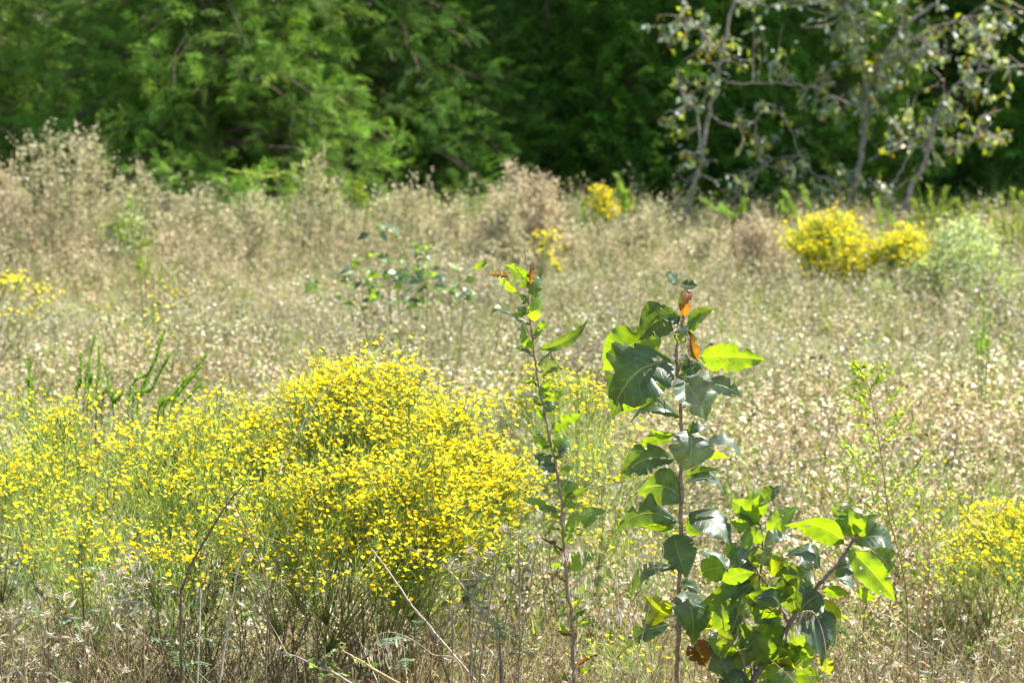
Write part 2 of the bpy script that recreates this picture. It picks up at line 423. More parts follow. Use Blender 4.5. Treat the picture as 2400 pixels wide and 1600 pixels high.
# dry weeds, middle and far meadow
protoM = [proto_weed(100 + i, h, nlf=80, green=gr) for i, (h, gr) in enumerate([(.42, .1), (.5, .08), (.36, .2), (.46, .35), (.40, .08), (.52, .12)])]
pos = field(rng, 8.4, 25.5, 58)
dn = patch(pos[:, 0], pos[:, 1], .55, 3.)
keep = rng.random(len(pos)) < np.clip(.85 + dn * 1.5, .22, 1)
pos = pos[keep]; dn = dn[keep]
tint = np.ones((len(pos), 3)); w_ = patch(pos[:, 0], pos[:, 1], .35, 9.)[:, None]
tint = tint * (1 + w_ * np.array([.45, .3, .2])); w2 = patch(pos[:, 0], pos[:, 1], 1.3, 15.)[:, None]; tint = tint * (1 + w2 * .5); far_ = np.clip((pos[:, 1:2] - 15) / 10, 0, 1)
tint = tint * (1 - far_ * np.array([.0, .05, .1]))
g = G(); hs = np.interp(pos[:, 1], [9, 13, 19, 24], [1, .88, .7, .78]) * (1 + .3 * patch(pos[:, 0], pos[:, 1], 1.1, 5.) + .35 * patch(pos[:, 0], pos[:, 1], 2.6, 8.)); scatter(g, protoM, pos, rng, (.72, 1.12), tint, pscale=hs)
tag(build('dry_weeds', g, M_dry), kind='stuff')
print('dry weeds', len(pos), g.n)

# taller weeds along the back
protoT = [proto_weed(150 + i, h, nst=5, nlf=130, ls=(.011, .024), green=gr + .15, spread=.28, aspect=.7) for i, (h, gr) in enumerate([(.6, .05), (.68, .1), (.52, .25), (.62, .03)])]
pos = field(rng, 20.5, 25.6, 13)
lim = np.interp(pos[:, 0], [-4, -1, 1, 2, 5], [1, .95, .75, .35, .35]); tn = patch(pos[:, 0], pos[:, 1], .8, 41.)
pos = pos[rng.random(len(pos)) < lim * np.clip(.7 + tn, .2, 1)]
g = G(); scatter(g, protoT, pos, rng, (.7, 1.1), pscale=np.interp(pos[:, 0], [-4, -1.5, .8, 2], [.85, .85, .8, .65]))
tag(build('tall_dry_weeds', g, M_dry), kind='stuff')
protoE = [proto_forb(160 + i, h, 60, GREENL + LGR, (.03, .06)) for i, h in enumerate([.45, .6, .35])] + [proto_tuft(170, .6, 16, GREENL, .008, .35, .3)]
pos = field(rng, 24.6, 27.2, 16); g = G(); scatter(g, protoE, pos, rng, (.7, 1.15))
tag(build('green_weeds', g, M_green), kind='stuff')
# green undergrowth through the meadow
protoG = [proto_forb(200 + i, h, pal=pl) for i, (h, pl) in enumerate([(.3, GREENL), (.36, GREENL), (.25, BLUEG), (.42, GREENL)])] + [proto_tuft(230, .38, 18, GREENL, .004, .35, .3), proto_tuft(231, .34, 18, [(.3, .34, .12), (.2, .27, .07)], .004, .35, .3)]
pos = field(rng, 8.4, 25.8, 50)
gn = patch(pos[:, 0], pos[:, 1], .9, 21.) + .3 * ((pos[:, 1] > 18.5) & (pos[:, 0] > .6)) + .15 * (pos[:, 1] < 11)
pos = pos[(rng.random(len(pos)) < np.clip(.42 + gn * 2.8, .05, 1))]
g = G(); scatter(g, protoG, pos, rng, (.8, 1.4), pscale=np.interp(pos[:, 1], [9, 13, 19], [1, .9, .68]))
tag(build('green_undergrowth', g, M_green), kind='stuff')

# near strip: short stems, grass, forbs, seed-heads
protoN = [proto_weed(300 + i, h, nst=5, nlf=70, green=.06, ls=(.007, .02), aspect=.35, spread=.3) for i, h in enumerate([.26, .32, .22, .3])]
protoN += [proto_tuft(320 + i, h, 18, STRAW, .0022, .4, .4) for i, h in enumerate([.3, .38, .25])]
protoN += [proto_tuft(330 + i, h, 16, STRAWD, .0028, .22, .1) for i, h in enumerate([.34, .28])]
pos = field(rng, 5.9, 8.5, 195)
protoN += [proto_tuft(325 + i, h, 14, [(.66, .56, .38), (.58, .47, .30), (.70, .63, .48)], .0028, .8, .8) for i, h in enumerate([.42, .5, .36, .45])]
protoN += [proto_tuft(335 + i, h, 7, [(.40, .27, .15), (.55, .45, .30), (.26, .17, .10)], .0026, .9, .25) for i, h in enumerate([.5, .42, .55])]
g = G(); scatter(g, protoN, pos, rng, (.8, 1.15), tilt=.2)
tag(build('dry_grass', g, M_dry), kind='stuff')
protoB = [proto_weed(360 + i, h, nst=7, nlf=90, pal=[(.24, .15, .08), (.30, .20, .11), (.17, .10, .06)], ls=(.004, .009), green=.02, spread=.16, aspect=.6, leafy_from=.1) for i, h in enumerate([.42, .48, .36])]
pos = field(rng, 6.5, 7.9, 75); pos = pos[rng.random(len(pos)) < np.where(pos[:, 0] < .1, .9, .25)]
g = G(); scatter(g, protoB, pos, rng, (.8, 1.1), tilt=.1)
tag(build('brown_stalks', g, M_dry), kind='stuff')
protoS = [proto_tuft(380 + i, h, 9, [(.68, .60, .44), (.60, .50, .33), (.74, .68, .54), (.44, .32, .19)], .0022, sp, dr) for i, (h, sp, dr) in enumerate([(.56, .35, .2), (.62, .5, .35), (.5, .7, .3), (.6, .45, .6)])]
protoS += [proto_weed(390 + i, h, nst=4, nlf=50, green=.1, ls=(.006, .02), aspect=.3, spread=.3) for i, h in enumerate([.46, .52])]
pos = field(rng, 6.7, 7.5, 62); pos = pos[rng.random(len(pos)) < np.where(pos[:, 0] < .15, 1., .3)]
g = G(); scatter(g, protoS, pos, rng, (.75, 1.02), tilt=.18)
tag(build('pale_straw', g, M_dry), kind='stuff')
protoF = [proto_forb(340 + i, h, 40, pl, (.008, .016)) for i, (h, pl) in enumerate([(.26, GREENL), (.36, GREENL), (.34, BLUEG), (.42, GREENL)])] + [proto_tuft(350, .3, 12, GREENL, .003, .5, .4)]
pos = field(rng, 5.9, 8.6, 110)
gn = patch(pos[:, 0], pos[:, 1], 1.6, 31.)
pos = pos[rng.random(len(pos)) < np.clip(.55 + gn * 1.5, .1, 1)]
g = G(); scatter(g, protoF, pos, rng, (.8, 1.2))
tag(build('green_ground_cover', g, M_green), kind='stuff')

# ------------------------------------------------------------------ cedars
CED = [(.070, .145, .020), (.095, .175, .024), (.05, .115, .018), (.125, .20, .032)]
def proto_spray(seed, L=.42):
    """plumose cedar spray along +x, drooping"""
    rng = np.random.default_rng(seed); g = G()
    ax = arc(np.zeros((1, 3)), [[1, 0, .25]], L, .38, 7)
    tubes(g, ax, np.linspace(.003, .001, 7), (.10, .07, .035))
    nb = 28; t = np.linspace(.08, .97, nb) ; p, td = on_path(ax, np.zeros(nb, int), t)
    side = np.where(np.arange(nb) % 2, 1, -1)[:, None]
    sd_ = nrm(np.cross(td, [0, 0, 1])) * side + rng.normal(0, .75, (nb, 3))
    bl = L * (.36 - .26 * t) * rng.uniform(.7, 1.2, nb)
    br = arc(p, nrm(sd_ * .8 + td * .9 + [0, 0, .1]), bl, .3, 4)
    n = 8
    ii = np.repeat(np.arange(nb), n); tt = np.tile(np.linspace(.1, 1, n), nb)
    q, qd = on_path(br, ii, tt)
    D = nrm(qd + rdir(rng, len(q), -.4, .6) * .55)
    ll = rng.uniform(.022, .038, len(q)) * L / .42
    leaves(g, q, D, rdir(rng, len(q)), ll, ll * .24, pick(rng, CED, len(q), .2), .5)
    q, qd = on_path(ax, np.zeros(14, int), np.linspace(.2, 1, 14))
    leaves(g, q, nrm(qd + rdir(rng, 14) * .4), rdir(rng, 14), .035, .011, pick(rng, CED, 14, .2), .5)
    return g
SPR = [proto_spray(400 + i) for i in range(5)]
def place_sprays(out, pos, D, sc, rng, colmul):
    arrs = [p.arrays() for p in SPR]; sel = rng.integers(0, len(SPR), len(pos))
    D = nrm(D); up = np.tile([0, 0, 1.], (len(D), 1)) + rng.normal(0, .35, D.shape)
    S = nrm(np.cross(up, D)); U = np.cross(D, S)
    for k, (V, K, T, Q, UV) in enumerate(arrs):
        idx = np.where(sel == k)[0]; m = len(idx)
        if not m: continue
        v = V[None] * sc[idx][:, None, None]
        W = v[..., :1] * D[idx][:, None] + v[..., 1:2] * S[idx][:, None] + v[..., 2:] * U[idx][:, None] + pos[idx][:, None]
        col = K[None] * colmul[idx][:, None, :]
        off = np.arange(m)[:, None, None] * len(V)
        out.add(W.reshape(-1, 3), (T[None] + off).reshape(-1, 3), (Q[None] + off).reshape(-1, 4), np.clip(col.reshape(-1, 3), .003, .9))
def cedar_meshes(seed, H, Rb, nlimb, nspray, rise=0.0):
    rng = np.random.default_rng(seed)
    gt = G(); gf = G(); gb = G()
    k = 9; tz = np.linspace(0, 1, k)
    tr = np.c_[np.cumsum(rng.normal(0, .03, k)), np.cumsum(rng.normal(0, .03, k)), tz * H]; tr[0, :2] = 0
    tubes(gt, tr, .11 * (1 - tz * .93), (.22, .16, .11), 8)
    z = rng.uniform(.03, .97, nlimb) ** 1.7 * H
    a = rng.uniform(0, TAU, nlimb)
    prof = Rb * (1 - (z / H)) ** .75 * rng.uniform(.7, 1.12, nlimb)
    base = np.c_[np.interp(z, tr[:, 2], tr[:, 0]), np.interp(z, tr[:, 2], tr[:, 1]), z]
    el = rng.uniform(.05, .5, nlimb) + rise
    D = np.c_[np.cos(a), np.sin(a), el]
    lim = arc(base, D, prof, rng.uniform(.25, .55, nlimb), 7, rng, .012)
    lim[..., 2] = np.maximum(lim[..., 2], .12)
    tubes(gb, lim, np.linspace(.02, .004, 7), (.17, .12, .085), 4)
    i = rng.integers(0, nlimb, nspray); t = 1 - rng.random(nspray) ** 1.4 * .9
    p, td = on_path(lim, i, t)
    p = p + rng.normal(0, .12, p.shape); p[:, 2] = np.maximum(p[:, 2], .1)
    dd = nrm(td * .7 + rdir(rng, nspray, -.6, 1) * 1.0 + [0, 0, .15] + [0, 0, rise * .9])
    cm = np.ones((nspray, 3)) * rng.uniform(.55, 1.5, (nspray, 1)) * (1 + rng.normal(0, .06, (nspray, 3)))
    place_sprays(gf, p, dd, rng.uniform(.38, .85, nspray), rng, cm)
    return gt, gb, gf
def cedar_proto(name, seed, H, Rb, nl, ns, tintc, rise=0.0):
    gt, gb, gf = cedar_meshes(seed, H, Rb, nl, ns, rise)
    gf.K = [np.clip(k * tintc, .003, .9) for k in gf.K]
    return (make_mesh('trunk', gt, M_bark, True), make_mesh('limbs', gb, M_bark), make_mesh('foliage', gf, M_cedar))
CP = [cedar_proto('a', 501, 5.2, 1.75, 230, 7000, np.array([1.55, 1.6, 1.4])),  # sunlit look put into the foliage colour by brightening it
      cedar_proto('b', 502, 6.0, 1.7, 200, 5600, np.array([.75, .95, .65])),  # shade put into the foliage colour, here and in the next copy
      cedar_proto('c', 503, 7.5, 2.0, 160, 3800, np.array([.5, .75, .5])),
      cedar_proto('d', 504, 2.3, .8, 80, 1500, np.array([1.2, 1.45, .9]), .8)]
def cedar(kind, x, y, rz, sc, label):
    o = thing('cedar_tree', label, 'cedar', (x, y, 0), 'cedars along the edge of the meadow')
    o.rotation_euler = (0, 0, rz); o.scale = (sc, sc, sc)
    for nm, me in zip(('trunk', 'limbs', 'foliage'), CP[kind]):
        c = bpy.data.objects.new(nm, me); C.objects.link(c); c.parent = o
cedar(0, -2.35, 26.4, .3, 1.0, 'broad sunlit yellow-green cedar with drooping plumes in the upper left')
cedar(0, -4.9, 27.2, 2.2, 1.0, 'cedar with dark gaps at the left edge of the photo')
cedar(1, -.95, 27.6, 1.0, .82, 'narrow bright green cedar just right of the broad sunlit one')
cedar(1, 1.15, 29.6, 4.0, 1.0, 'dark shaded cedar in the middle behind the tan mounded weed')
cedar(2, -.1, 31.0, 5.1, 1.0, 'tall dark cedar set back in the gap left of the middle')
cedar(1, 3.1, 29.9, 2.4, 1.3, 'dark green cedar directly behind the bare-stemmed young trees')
cedar(2, 5.0, 30.6, .9, 1.6, 'blackish cedar behind the right edge of the meadow')  # enlarged so that its shadow falls across the middle row
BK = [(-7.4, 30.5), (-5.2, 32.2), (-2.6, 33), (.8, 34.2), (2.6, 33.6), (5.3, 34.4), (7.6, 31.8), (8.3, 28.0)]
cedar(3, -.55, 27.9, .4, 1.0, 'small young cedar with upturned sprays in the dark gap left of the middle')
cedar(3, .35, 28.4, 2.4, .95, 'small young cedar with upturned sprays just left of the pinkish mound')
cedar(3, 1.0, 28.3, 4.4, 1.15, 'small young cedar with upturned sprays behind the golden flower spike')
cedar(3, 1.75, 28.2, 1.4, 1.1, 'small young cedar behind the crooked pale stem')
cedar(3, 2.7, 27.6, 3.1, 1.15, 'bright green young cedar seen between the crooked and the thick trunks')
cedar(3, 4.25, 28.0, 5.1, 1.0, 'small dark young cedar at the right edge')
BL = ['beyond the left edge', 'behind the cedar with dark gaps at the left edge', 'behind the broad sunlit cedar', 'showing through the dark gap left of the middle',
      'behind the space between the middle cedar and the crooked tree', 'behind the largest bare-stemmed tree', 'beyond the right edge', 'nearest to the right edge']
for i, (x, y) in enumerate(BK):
    cedar(2, x, y, i * 1.7, 1.7 if x > .5 else 1.2, 'tall dark added second-row cedar ' + BL[i])  # back row added for shade and backdrop, right-hand trees enlarged to shade the middle
# distant wood closing the view
rng = np.random.default_rng(77)
g = G(); n = 5200
px_ = rng.uniform(-12, 12, n); pz_ = rng.uniform(.1, 4.5, n); py_ = 37.5 + rng.uniform(0, 2.5, n) + np.sin(px_ * .9) * .8
place_sprays(g, np.c_[px_, py_, pz_], rdir(rng, n, -.4, .5) - [0, .5, 0], rng.uniform(1.2, 2.2, n), rng, np.full((n, 3), .5) * rng.uniform(.6, 1.2, (n, 1)))  # spray colour darkened, putting the shade of the wood into it
tag(build('far_woods', g, M_cedar), kind='stuff')
# ------------------------------------------------------------------ yellow-flowered bushes
YEL = [(.95, .76, .012), (.96, .80, .02), (.95, .71, .01), (.95, .74, .01)]
def flowers(g, p, nvec, rng, r=.0068, npet=7, pal=YEL):
    n = len(p); nvec = nrm(nvec)
    ref = nrm(np.cross(nvec, rdir(rng, n))); bi = np.cross(nvec, ref)
    rs = r * rng.uniform(.75, 1.25, n); col = pick(rng, pal, n, .08)
    up = rng.uniform(.05, .55, n)[:, None]
    for k in range(npet):
        a = k * TAU / npet + rng.normal(0, .12, n)[:, None]
        d = nrm(ref * np.cos(a) + bi * np.sin(a) + nvec * up)
        leaves(g, p, d, nvec, rs * rng.uniform(.8, 1.15, n), rs * .52, col, .1)
    k3 = np.arange(5) * TAU / 5
    ring = ref[:, None] * np.cos(k3)[None, :, None] + bi[:, None] * np.sin(k3)[None, :, None]
    V = np.concatenate([p[:, None] + nvec[:, None] * (rs * .45)[:, None, None], p[:, None] + nvec[:, None] * (rs * .12)[:, None, None] + ring * (rs * .36)[:, None, None]], 1)
    b = np.arange(n)[:, None] * 6
    T = np.concatenate([b + [0, 1 + i, 1 + (i + 1) % 5] for i in range(5)], 1)
    g.add(V, T, None, np.repeat(np.clip(col * [1, .94, .6], 0, 1), 6, 0))

def flower_bush(seed, name, label, cat, base, lobes, group=None, fl_r=.0060, foliage=1.0, sig=.024, npet=7, pal=YEL, stemcol=((.20, .28, .08), (.25, .31, .10), (.28, .26, .12)), tube_r=.0013):
    """lobes: (px, py, rx_px, ry_px, Y, depth_m, n_clusters, flowers_per_cluster)"""
    rng = np.random.default_rng(seed)
    base = np.asarray(base, float); o = thing(name, label, cat, base, group)
    gs, gf, gl = G(), G(), G()
    for (px, py, rx, ry, Y, dy, nc, nf) in lobes:
        if Y < 9: nf = max(2, int(nf * 1.65 * rng.uniform(.8, 1.15)))
        s = Y / FPX; c = P(px, py, Y)
        u = rdir(rng, nc, -.55, 1); rad = rng.uniform(.45, 1, nc)[:, None] ** .5
        cc = c + u * rad * np.array([rx * s, dy, ry * s]) + rng.normal(0, .2, (nc, 3)) * np.array([rx * s, dy, ry * s]) * (1 + 2.2 * (rng.random((nc, 1)) < .18))
        # main stems from the base out to each cluster
        k = 7; t = np.linspace(0, 1, k)[None, :, None]
        npri = max(2, nc // 9)
        gb_ = base * [1, 1, 0] + np.c_[rng.normal(0, .15, npri), rng.normal(0, .1, npri), np.zeros(npri)]
        fk = gb_ * .5 + cc[rng.choice(nc, npri, replace=False)] * .5 + rng.normal(0, .02, (npri, 3)); fk[:, 2] = np.maximum(fk[:, 2], .04)
        tp = np.linspace(0, 1, 6)[None, :, None]
        pr = gb_[:, None] * (1 - tp) + fk[:, None] * tp + np.array([0, 0, .05]) * tp * (1 - tp); pr[:, 1:-1] += rng.normal(0, .006, pr[:, 1:-1].shape)
        tubes(gs, pr, np.linspace(tube_r * 1.5, tube_r, 6), pick(rng, ((.34, .24, .13), (.28, .24, .11)), npri), 4)
        b0 = fk[np.linalg.norm(fk[None] - cc[:, None], axis=2).argmin(1)]
        ctrl = b0 * .5 + cc * .5 + rng.normal(0, .025, (nc, 3))
        st = (1 - t) ** 2 * b0[:, None] + 2 * t * (1 - t) * ctrl[:, None] + t ** 2 * cc[:, None]
        tubes(gs, st, np.linspace(tube_r * .8, tube_r * .35, k), pick(rng, stemcol, nc))
        i = np.repeat(np.arange(nc), nf); n = len(i)
        fp = cc[i] + rng.normal(0, 1, (n, 3)) * sig * np.array([1.15, 1.15, .75])
        tb = rng.uniform(.72, .97, n); pb, td = on_path(st, i, tb)
        mid = (pb + fp) / 2 + np.c_[rng.normal(0, .006, (n, 2)), -rng.uniform(0, .01, n)]
        tubes(gs, np.stack([pb, mid, fp], 1), [tube_r * .4, tube_r * .32, tube_r * .28], pick(rng, ((.13, .20, .05), (.17, .24, .07)), n))
        bud = rng.random(n) < (.2 if Y < 9 else 0)
        flowers(gf, fp[~bud], rdir(rng, (~bud).sum(), .05, 1) + [0, -.15, .35], rng, fl_r, npet, pal)
        nbud = int(bud.sum())
        if nbud:
            for _ in range(4): leaves(gl, fp[bud], nrm(rdir(rng, nbud, .4, 1)), rdir(rng, nbud), .006, .0028, pick(rng, ((.42, .46, .09), (.50, .46, .07), (.34, .42, .10)), nbud), .9)
        # fine linear leaves and flowerless twiglets
        m = int(n * 2.6 * foliage); i2 = rng.integers(0, nc, m); q, qd = on_path(st, i2, rng.uniform(.3, 1, m) ** .6)
        q = q + rng.normal(0, sig * .8, q.shape)
        Ls = rng.uniform(.018, .05, m) * fl_r / .0068
        leaves(gl, q, nrm(qd + rdir(rng, m) * .8 + [0, 0, .3]), rdir(rng, m), Ls, Ls * .022 + .0007, pick(rng, ((.32, .44, .13), (.25, .37, .09), (.42, .48, .20), (.27, .37, .16)), m), .3)
    build('stems', gs, M_green, o); build('foliage', gl, M_green, o); build('flowers', gf, M_petal, o)
    return o
FG = 'fine yellow-flowered bushes in the foreground'
flower_bush(1, 'yellow_flower_bush', 'large domed bush dense with small yellow daisy flowers, tallest of those in the foreground', 'flowering bush', (-.36, 7.7, 0),
            [(815, 925, 120, 80, 8.0, .16, 60, 13), (900, 1010, 170, 110, 7.9, .2, 110, 15), (1010, 1100, 150, 120, 7.8, .2, 110, 15), (700, 1000, 120, 95, 7.85, .16, 50, 12), (1110, 1150, 110, 100, 7.75, .16, 70, 13), (880, 1190, 280, 130, 7.5, .18, 150, 12), (1030, 1280, 150, 90, 7.4, .14, 50, 10), (770, 1330, 240, 70, 7.25, .12, 36, 7), (1170, 1110, 80, 60, 7.9, .1, 20, 10), (560, 1110, 140, 90, 7.7, .12, 36, 11), (940, 900, 70, 50, 8.0, .1, 14, 9)], FG)
flower_bush(2, 'yellow_flower_bush', 'open yellow-flowered bush left of the large domed one, with bare brown stems below', 'flowering bush', (-.68, 7.6, 0),
            [(540, 1050, 170, 95, 7.8, .18, 70, 11), (390, 1055, 160, 75, 7.85, .18, 46, 10), (560, 1190, 200, 110, 7.4, .14, 40, 8), (330, 1180, 190, 90, 7.5, .14, 30, 7)], FG, foliage=2.2)
flower_bush(3, 'yellow_flower_bush', 'sparse yellow-flowered bush at the left edge', 'flowering bush', (-.98, 7.8, 0),
            [(70, 1040, 160, 80, 8.0, .18, 40, 9), (190, 1010, 130, 60, 8.05, .12, 16, 8), (110, 945, 120, 35, 8.1, .1, 10, 5), (120, 1180, 210, 120, 7.6, .14, 32, 7), (60, 1120, 110, 70, 7.7, .1, 18, 7)], FG, foliage=2.2)
flower_bush(4, 'yellow_flower_bush', 'low straggling patch of yellow flowers among brown stems at lower left', 'flowering bush', (-.78, 7.15, 0),
            [(250, 1300, 200, 80, 7.2, .14, 40, 7), (520, 1330, 150, 50, 7.2, .1, 10, 5), (90, 1290, 90, 40, 7.3, .1, 8, 5)], FG, foliage=1.2)
flower_bush(5, 'yellow_flower_bush', 'thin yellow-flowered bush seen between the two upright saplings', 'flowering bush', (.22, 8.5, 0),
            [(1310, 920, 130, 50, 8.8, .14, 26, 9), (1400, 1010, 120, 70, 8.7, .12, 24, 6), (1200, 960, 70, 40, 8.8, .08, 8, 5), (1430, 1120, 120, 90, 8.5, .12, 20, 5), (1200, 1120, 90, 50, 8.6, .1, 12, 5), (1500, 1230, 110, 70, 8.4, .1, 12, 4), (1300, 1250, 90, 60, 8.4, .1, 8, 5)], FG, foliage=2.2)
flower_bush(6, 'yellow_flower_bush', 'dense yellow-flowered bush cut by the right edge', 'flowering bush', (1.27, 8.5, 0),
            [(2380, 1250, 100, 70, 8.6, .14, 70, 12), (2320, 1310, 110, 80, 8.4, .14, 36, 8), (2230, 1330, 80, 60, 8.3, .08, 9, 5)], FG, foliage=1.1)
flower_bush(7, 'yellow_flower_bush', 'scattered yellow flowers behind the thin goldenrod stalk', 'flowering bush', (.98, 9.4, 0),
            [(2180, 1170, 130, 60, 9.6, .12, 12, 3), (2080, 1230, 120, 80, 9.3, .12, 8, 4), (2230, 1230, 80, 70, 9.3, .12, 10, 3)], FG, foliage=1.8)
flower_bush(8, 'yellow_flower_bush', 'low yellow flowers around the foot of the broad-leaved sapling', 'flowering bush', (.42, 7.5, 0),
            [(1480, 1530, 120, 50, 7.6, .1, 12, 4), (1500, 1330, 70, 90, 7.9, .1, 10, 4), (2050, 1480, 100, 80, 7.8, .1, 5, 3)], FG, foliage=2.2)
FB = 'yellow-flowered bushes in the back of the meadow'
Yd = [(.93, .79, .01), (.92, .74, .008)]
flower_bush(10, 'yellow_flower_bush', 'big rounded golden bush at the back, between the two bare forked trunks', 'flowering bush', (1.85, 19.6, 0),
            [(1945, 580, 62, 60, 19.6, .2, 100, 15), (1880, 565, 36, 26, 19.7, .12, 24, 12), (1985, 625, 58, 30, 19.5, .16, 44, 12), (2040, 605, 26, 30, 19.5, .1, 14, 10), (1968, 515, 22, 22, 19.6, .06, 10, 9), (1915, 525, 18, 16, 19.6, .06, 6, 8)], FB, .012, 1.0, .035, 6, Yd, tube_r=.003)
flower_bush(11, 'yellow_flower_bush', 'leaning golden bush right of the big rounded golden one', 'flowering bush', (2.1, 19.4, 0),
            [(2095, 575, 34, 22, 19.4, .1, 34, 13), (2130, 565, 22, 26, 19.4, .08, 16, 12), (2155, 625, 34, 42, 19.3, .12, 56, 13), (2120, 655, 26, 22, 19.8, .08, 6, 6)], FB, .012, 1.0, .032, 6, Yd, tube_r=.003)
flower_bush(12, 'yellow_flower_stalk', 'single upright golden flower spike against the dark cedars', 'wildflower', (.6, 22.5, 0),
            [(1418, 485, 24, 26, 22.5, .06, 26, 9), (1405, 448, 14, 18, 22.5, .04, 8, 7)], None, .011, .3, .022, 6, Yd, tube_r=.003)
flower_bush(13, 'yellow_flower_stalk', 'thin drooping golden flowers behind the tip of the narrow sapling', 'wildflower', (.28, 18.5, 0),
            [(1285, 575, 30, 22, 18.5, .06, 10, 7), (1298, 612, 12, 20, 18.4, .04, 4, 6), (1255, 550, 14, 8, 18.5, .04, 2, 5)], None, .010, .3, .022, 6, Yd, tube_r=.003)
flower_bush(14, 'yellow_flower_stalk', 'small blurred yellow flowers at the left edge behind the foreground bushes', 'wildflower', (-2.15, 14.2, 0),
            [(28, 668, 36, 22, 14.2, .1, 12, 7), (100, 700, 34, 24, 14.1, .1, 6, 6), (60, 740, 50, 20, 14.0, .1, 5, 4)], None, .009, .4, .02, 6, tube_r=.002)
flower_bush(15, 'yellow_flower_stalk', 'few yellow heads scattered above the green feathery stalks', 'wildflower', (-1.5, 13.0, 0),
            [(390, 690, 60, 40, 13.0, .15, 7, 3), (350, 760, 60, 30, 12.6, .15, 5, 3), (265, 725, 20, 10, 13, .1, 2, 3), (400, 800, 30, 20, 12.5, .1, 3, 2)], None, .008, .6, .02, 6, tube_r=.0018)

# ------------------------------------------------------------------ saplings in the foreground
COLS = {'d': (.032, .070, .034), 'g': (.075, .150, .020), 'm': (.055, .108, .028), 'y': (.098, .148, .012), 'b': (.065, .034, .018), 'o': (.12, .045, .018), 's': (.075, .12, .10)}  # g carries backlit glow and s a whitish sheen in the base colour
def big_leaf(rng, b, t, Wm, kind, arch=0.0, theta=None, bites=1.0, nu=26, nv=12, curl=.12, fold=.25, holes=0):
    g = G(); nu = int(nu * 1.5); b = np.asarray(b); t = np.asarray(t); ax = t - b; L = np.linalg.norm(ax); a = ax / L
    if theta is None: theta = {'d': 28, 's': 50, 'g': -34, 'y': -20, 'm': 4, 'b': 10, 'o': -15}[kind] + rng.normal(0, 7)
    th = R(theta); cam_ = nrm(np.array([0, 0, EYE]) - b)
    n = cam_ * math.cos(th) + nrm(SUN - cam_ * SUN.dot(cam_)) * math.sin(th)
    n = nrm(n - a * n.dot(a)); s = np.cross(a, n)
    scr = np.cross(a, cam_); scr = scr * (1 if scr[2] > 0 else -1)
    u = np.linspace(0, 1, nu); v = np.linspace(-1, 1, nv)
    tipf = rng.uniform(.72, .9)
    prof = (np.sin(np.pi * u ** tipf) ** .82) * (1 - .35 * u ** 4); prof[0] = .03; prof[-1] = .015
    wl = np.ones((2, nu))
    for sd_ in (0, 1):
        for _ in range(rng.poisson(2.2 * bites)):
            c = rng.uniform(.2, 1.0); ww = rng.uniform(.012, .04) * (1 + .5 * (bites > 1.2)); dp = rng.uniform(.12, .45) * (.6 + .5 * bites)
            wl[sd_] *= 1 - np.clip(dp, 0, .85) * np.exp(-((u - c) / ww) ** 4)
        wl[sd_] *= 1 + rng.normal(0, .025, nu)
    W = np.where(v[None] < 0, wl[0][:, None], wl[1][:, None]) * prof[:, None] * Wm / 2
    curl = curl * rng.uniform(.3, 2.2)
    U = u[:, None]; A = np.abs(v)[None]
    ph = rng.uniform(0, TAU, 4); ruf = rng.uniform(.02, .08) * Wm
    foldv = rng.normal(fold, .12)
    cen = b[None, None] + a * L * U[..., None] + scr * (arch * L * 4 * U * (1 - U))[..., None] + n * (curl * L * (4 * U * (1 - U) - .4 * U ** 3))[..., None]
    zoff = foldv * A * W + ruf * A ** 2 * (np.sin(U * 17 + ph[0] + (v[None] > 0) * 2) * .6 + np.sin(U * 31 + ph[1]) * .35) - rng.uniform(-.05, .25) * A ** 3 * W
    pos = cen + s * (v[None] * W)[..., None] + n * zoff[..., None]
    twist = rng.normal(0, .7); pos = pos + n * (twist * U * v[None] * W)[..., None]
    col = np.tile(np.array(COLS[kind]), (nu, nv, 1)) * rng.uniform(.85, 1.18)
    nz = np.array([[mnoise.noise((x * 5 + ph[2], y * 2.2 + ph[3], 0)) for y in v] for x in u])
    rim = np.clip((A ** 6) * .6 + (nz - .12) * 1.6 + (U - .93) * 6 * (U > .93), 0, 1) * rng.uniform(.0, .75) * (1 if bites > 0 else 0)
    rim = np.clip(rim, 0, 1)[..., None]
    ycol = np.array((.10, .135, .016)) if rng.random() < .55 else np.array((.05, .03, .014))
    col = col * (1 - rim) + ycol * rim
    uv = np.stack([np.broadcast_to(U, (nu, nv)), np.broadcast_to(v[None], (nu, nv))], -1).reshape(-1, 2)
    i = np.arange(nu - 1)[:, None] * nv; j = np.arange(nv - 1)[None]
    q = np.stack([i + j, i + j + 1, i + j + 1 + nv, i + j + nv], -1)
    keep = np.ones((nu - 1, nv - 1), bool)
    for _ in range(holes):
        hi, hj = rng.integers(4, nu - 4), rng.integers(1, nv - 2)
        keep[hi:hi + rng.integers(1, 3), hj:hj + rng.integers(1, 2)] = False
    g.add(pos.reshape(-1, 3), None, q[keep].reshape(-1, 4), col.reshape(-1, 3), uv)
    return g, pos[0, nv // 2]
def nearest(pts, p):
    d = np.linalg.norm(pts - p, axis=1); return pts[d.argmin()]
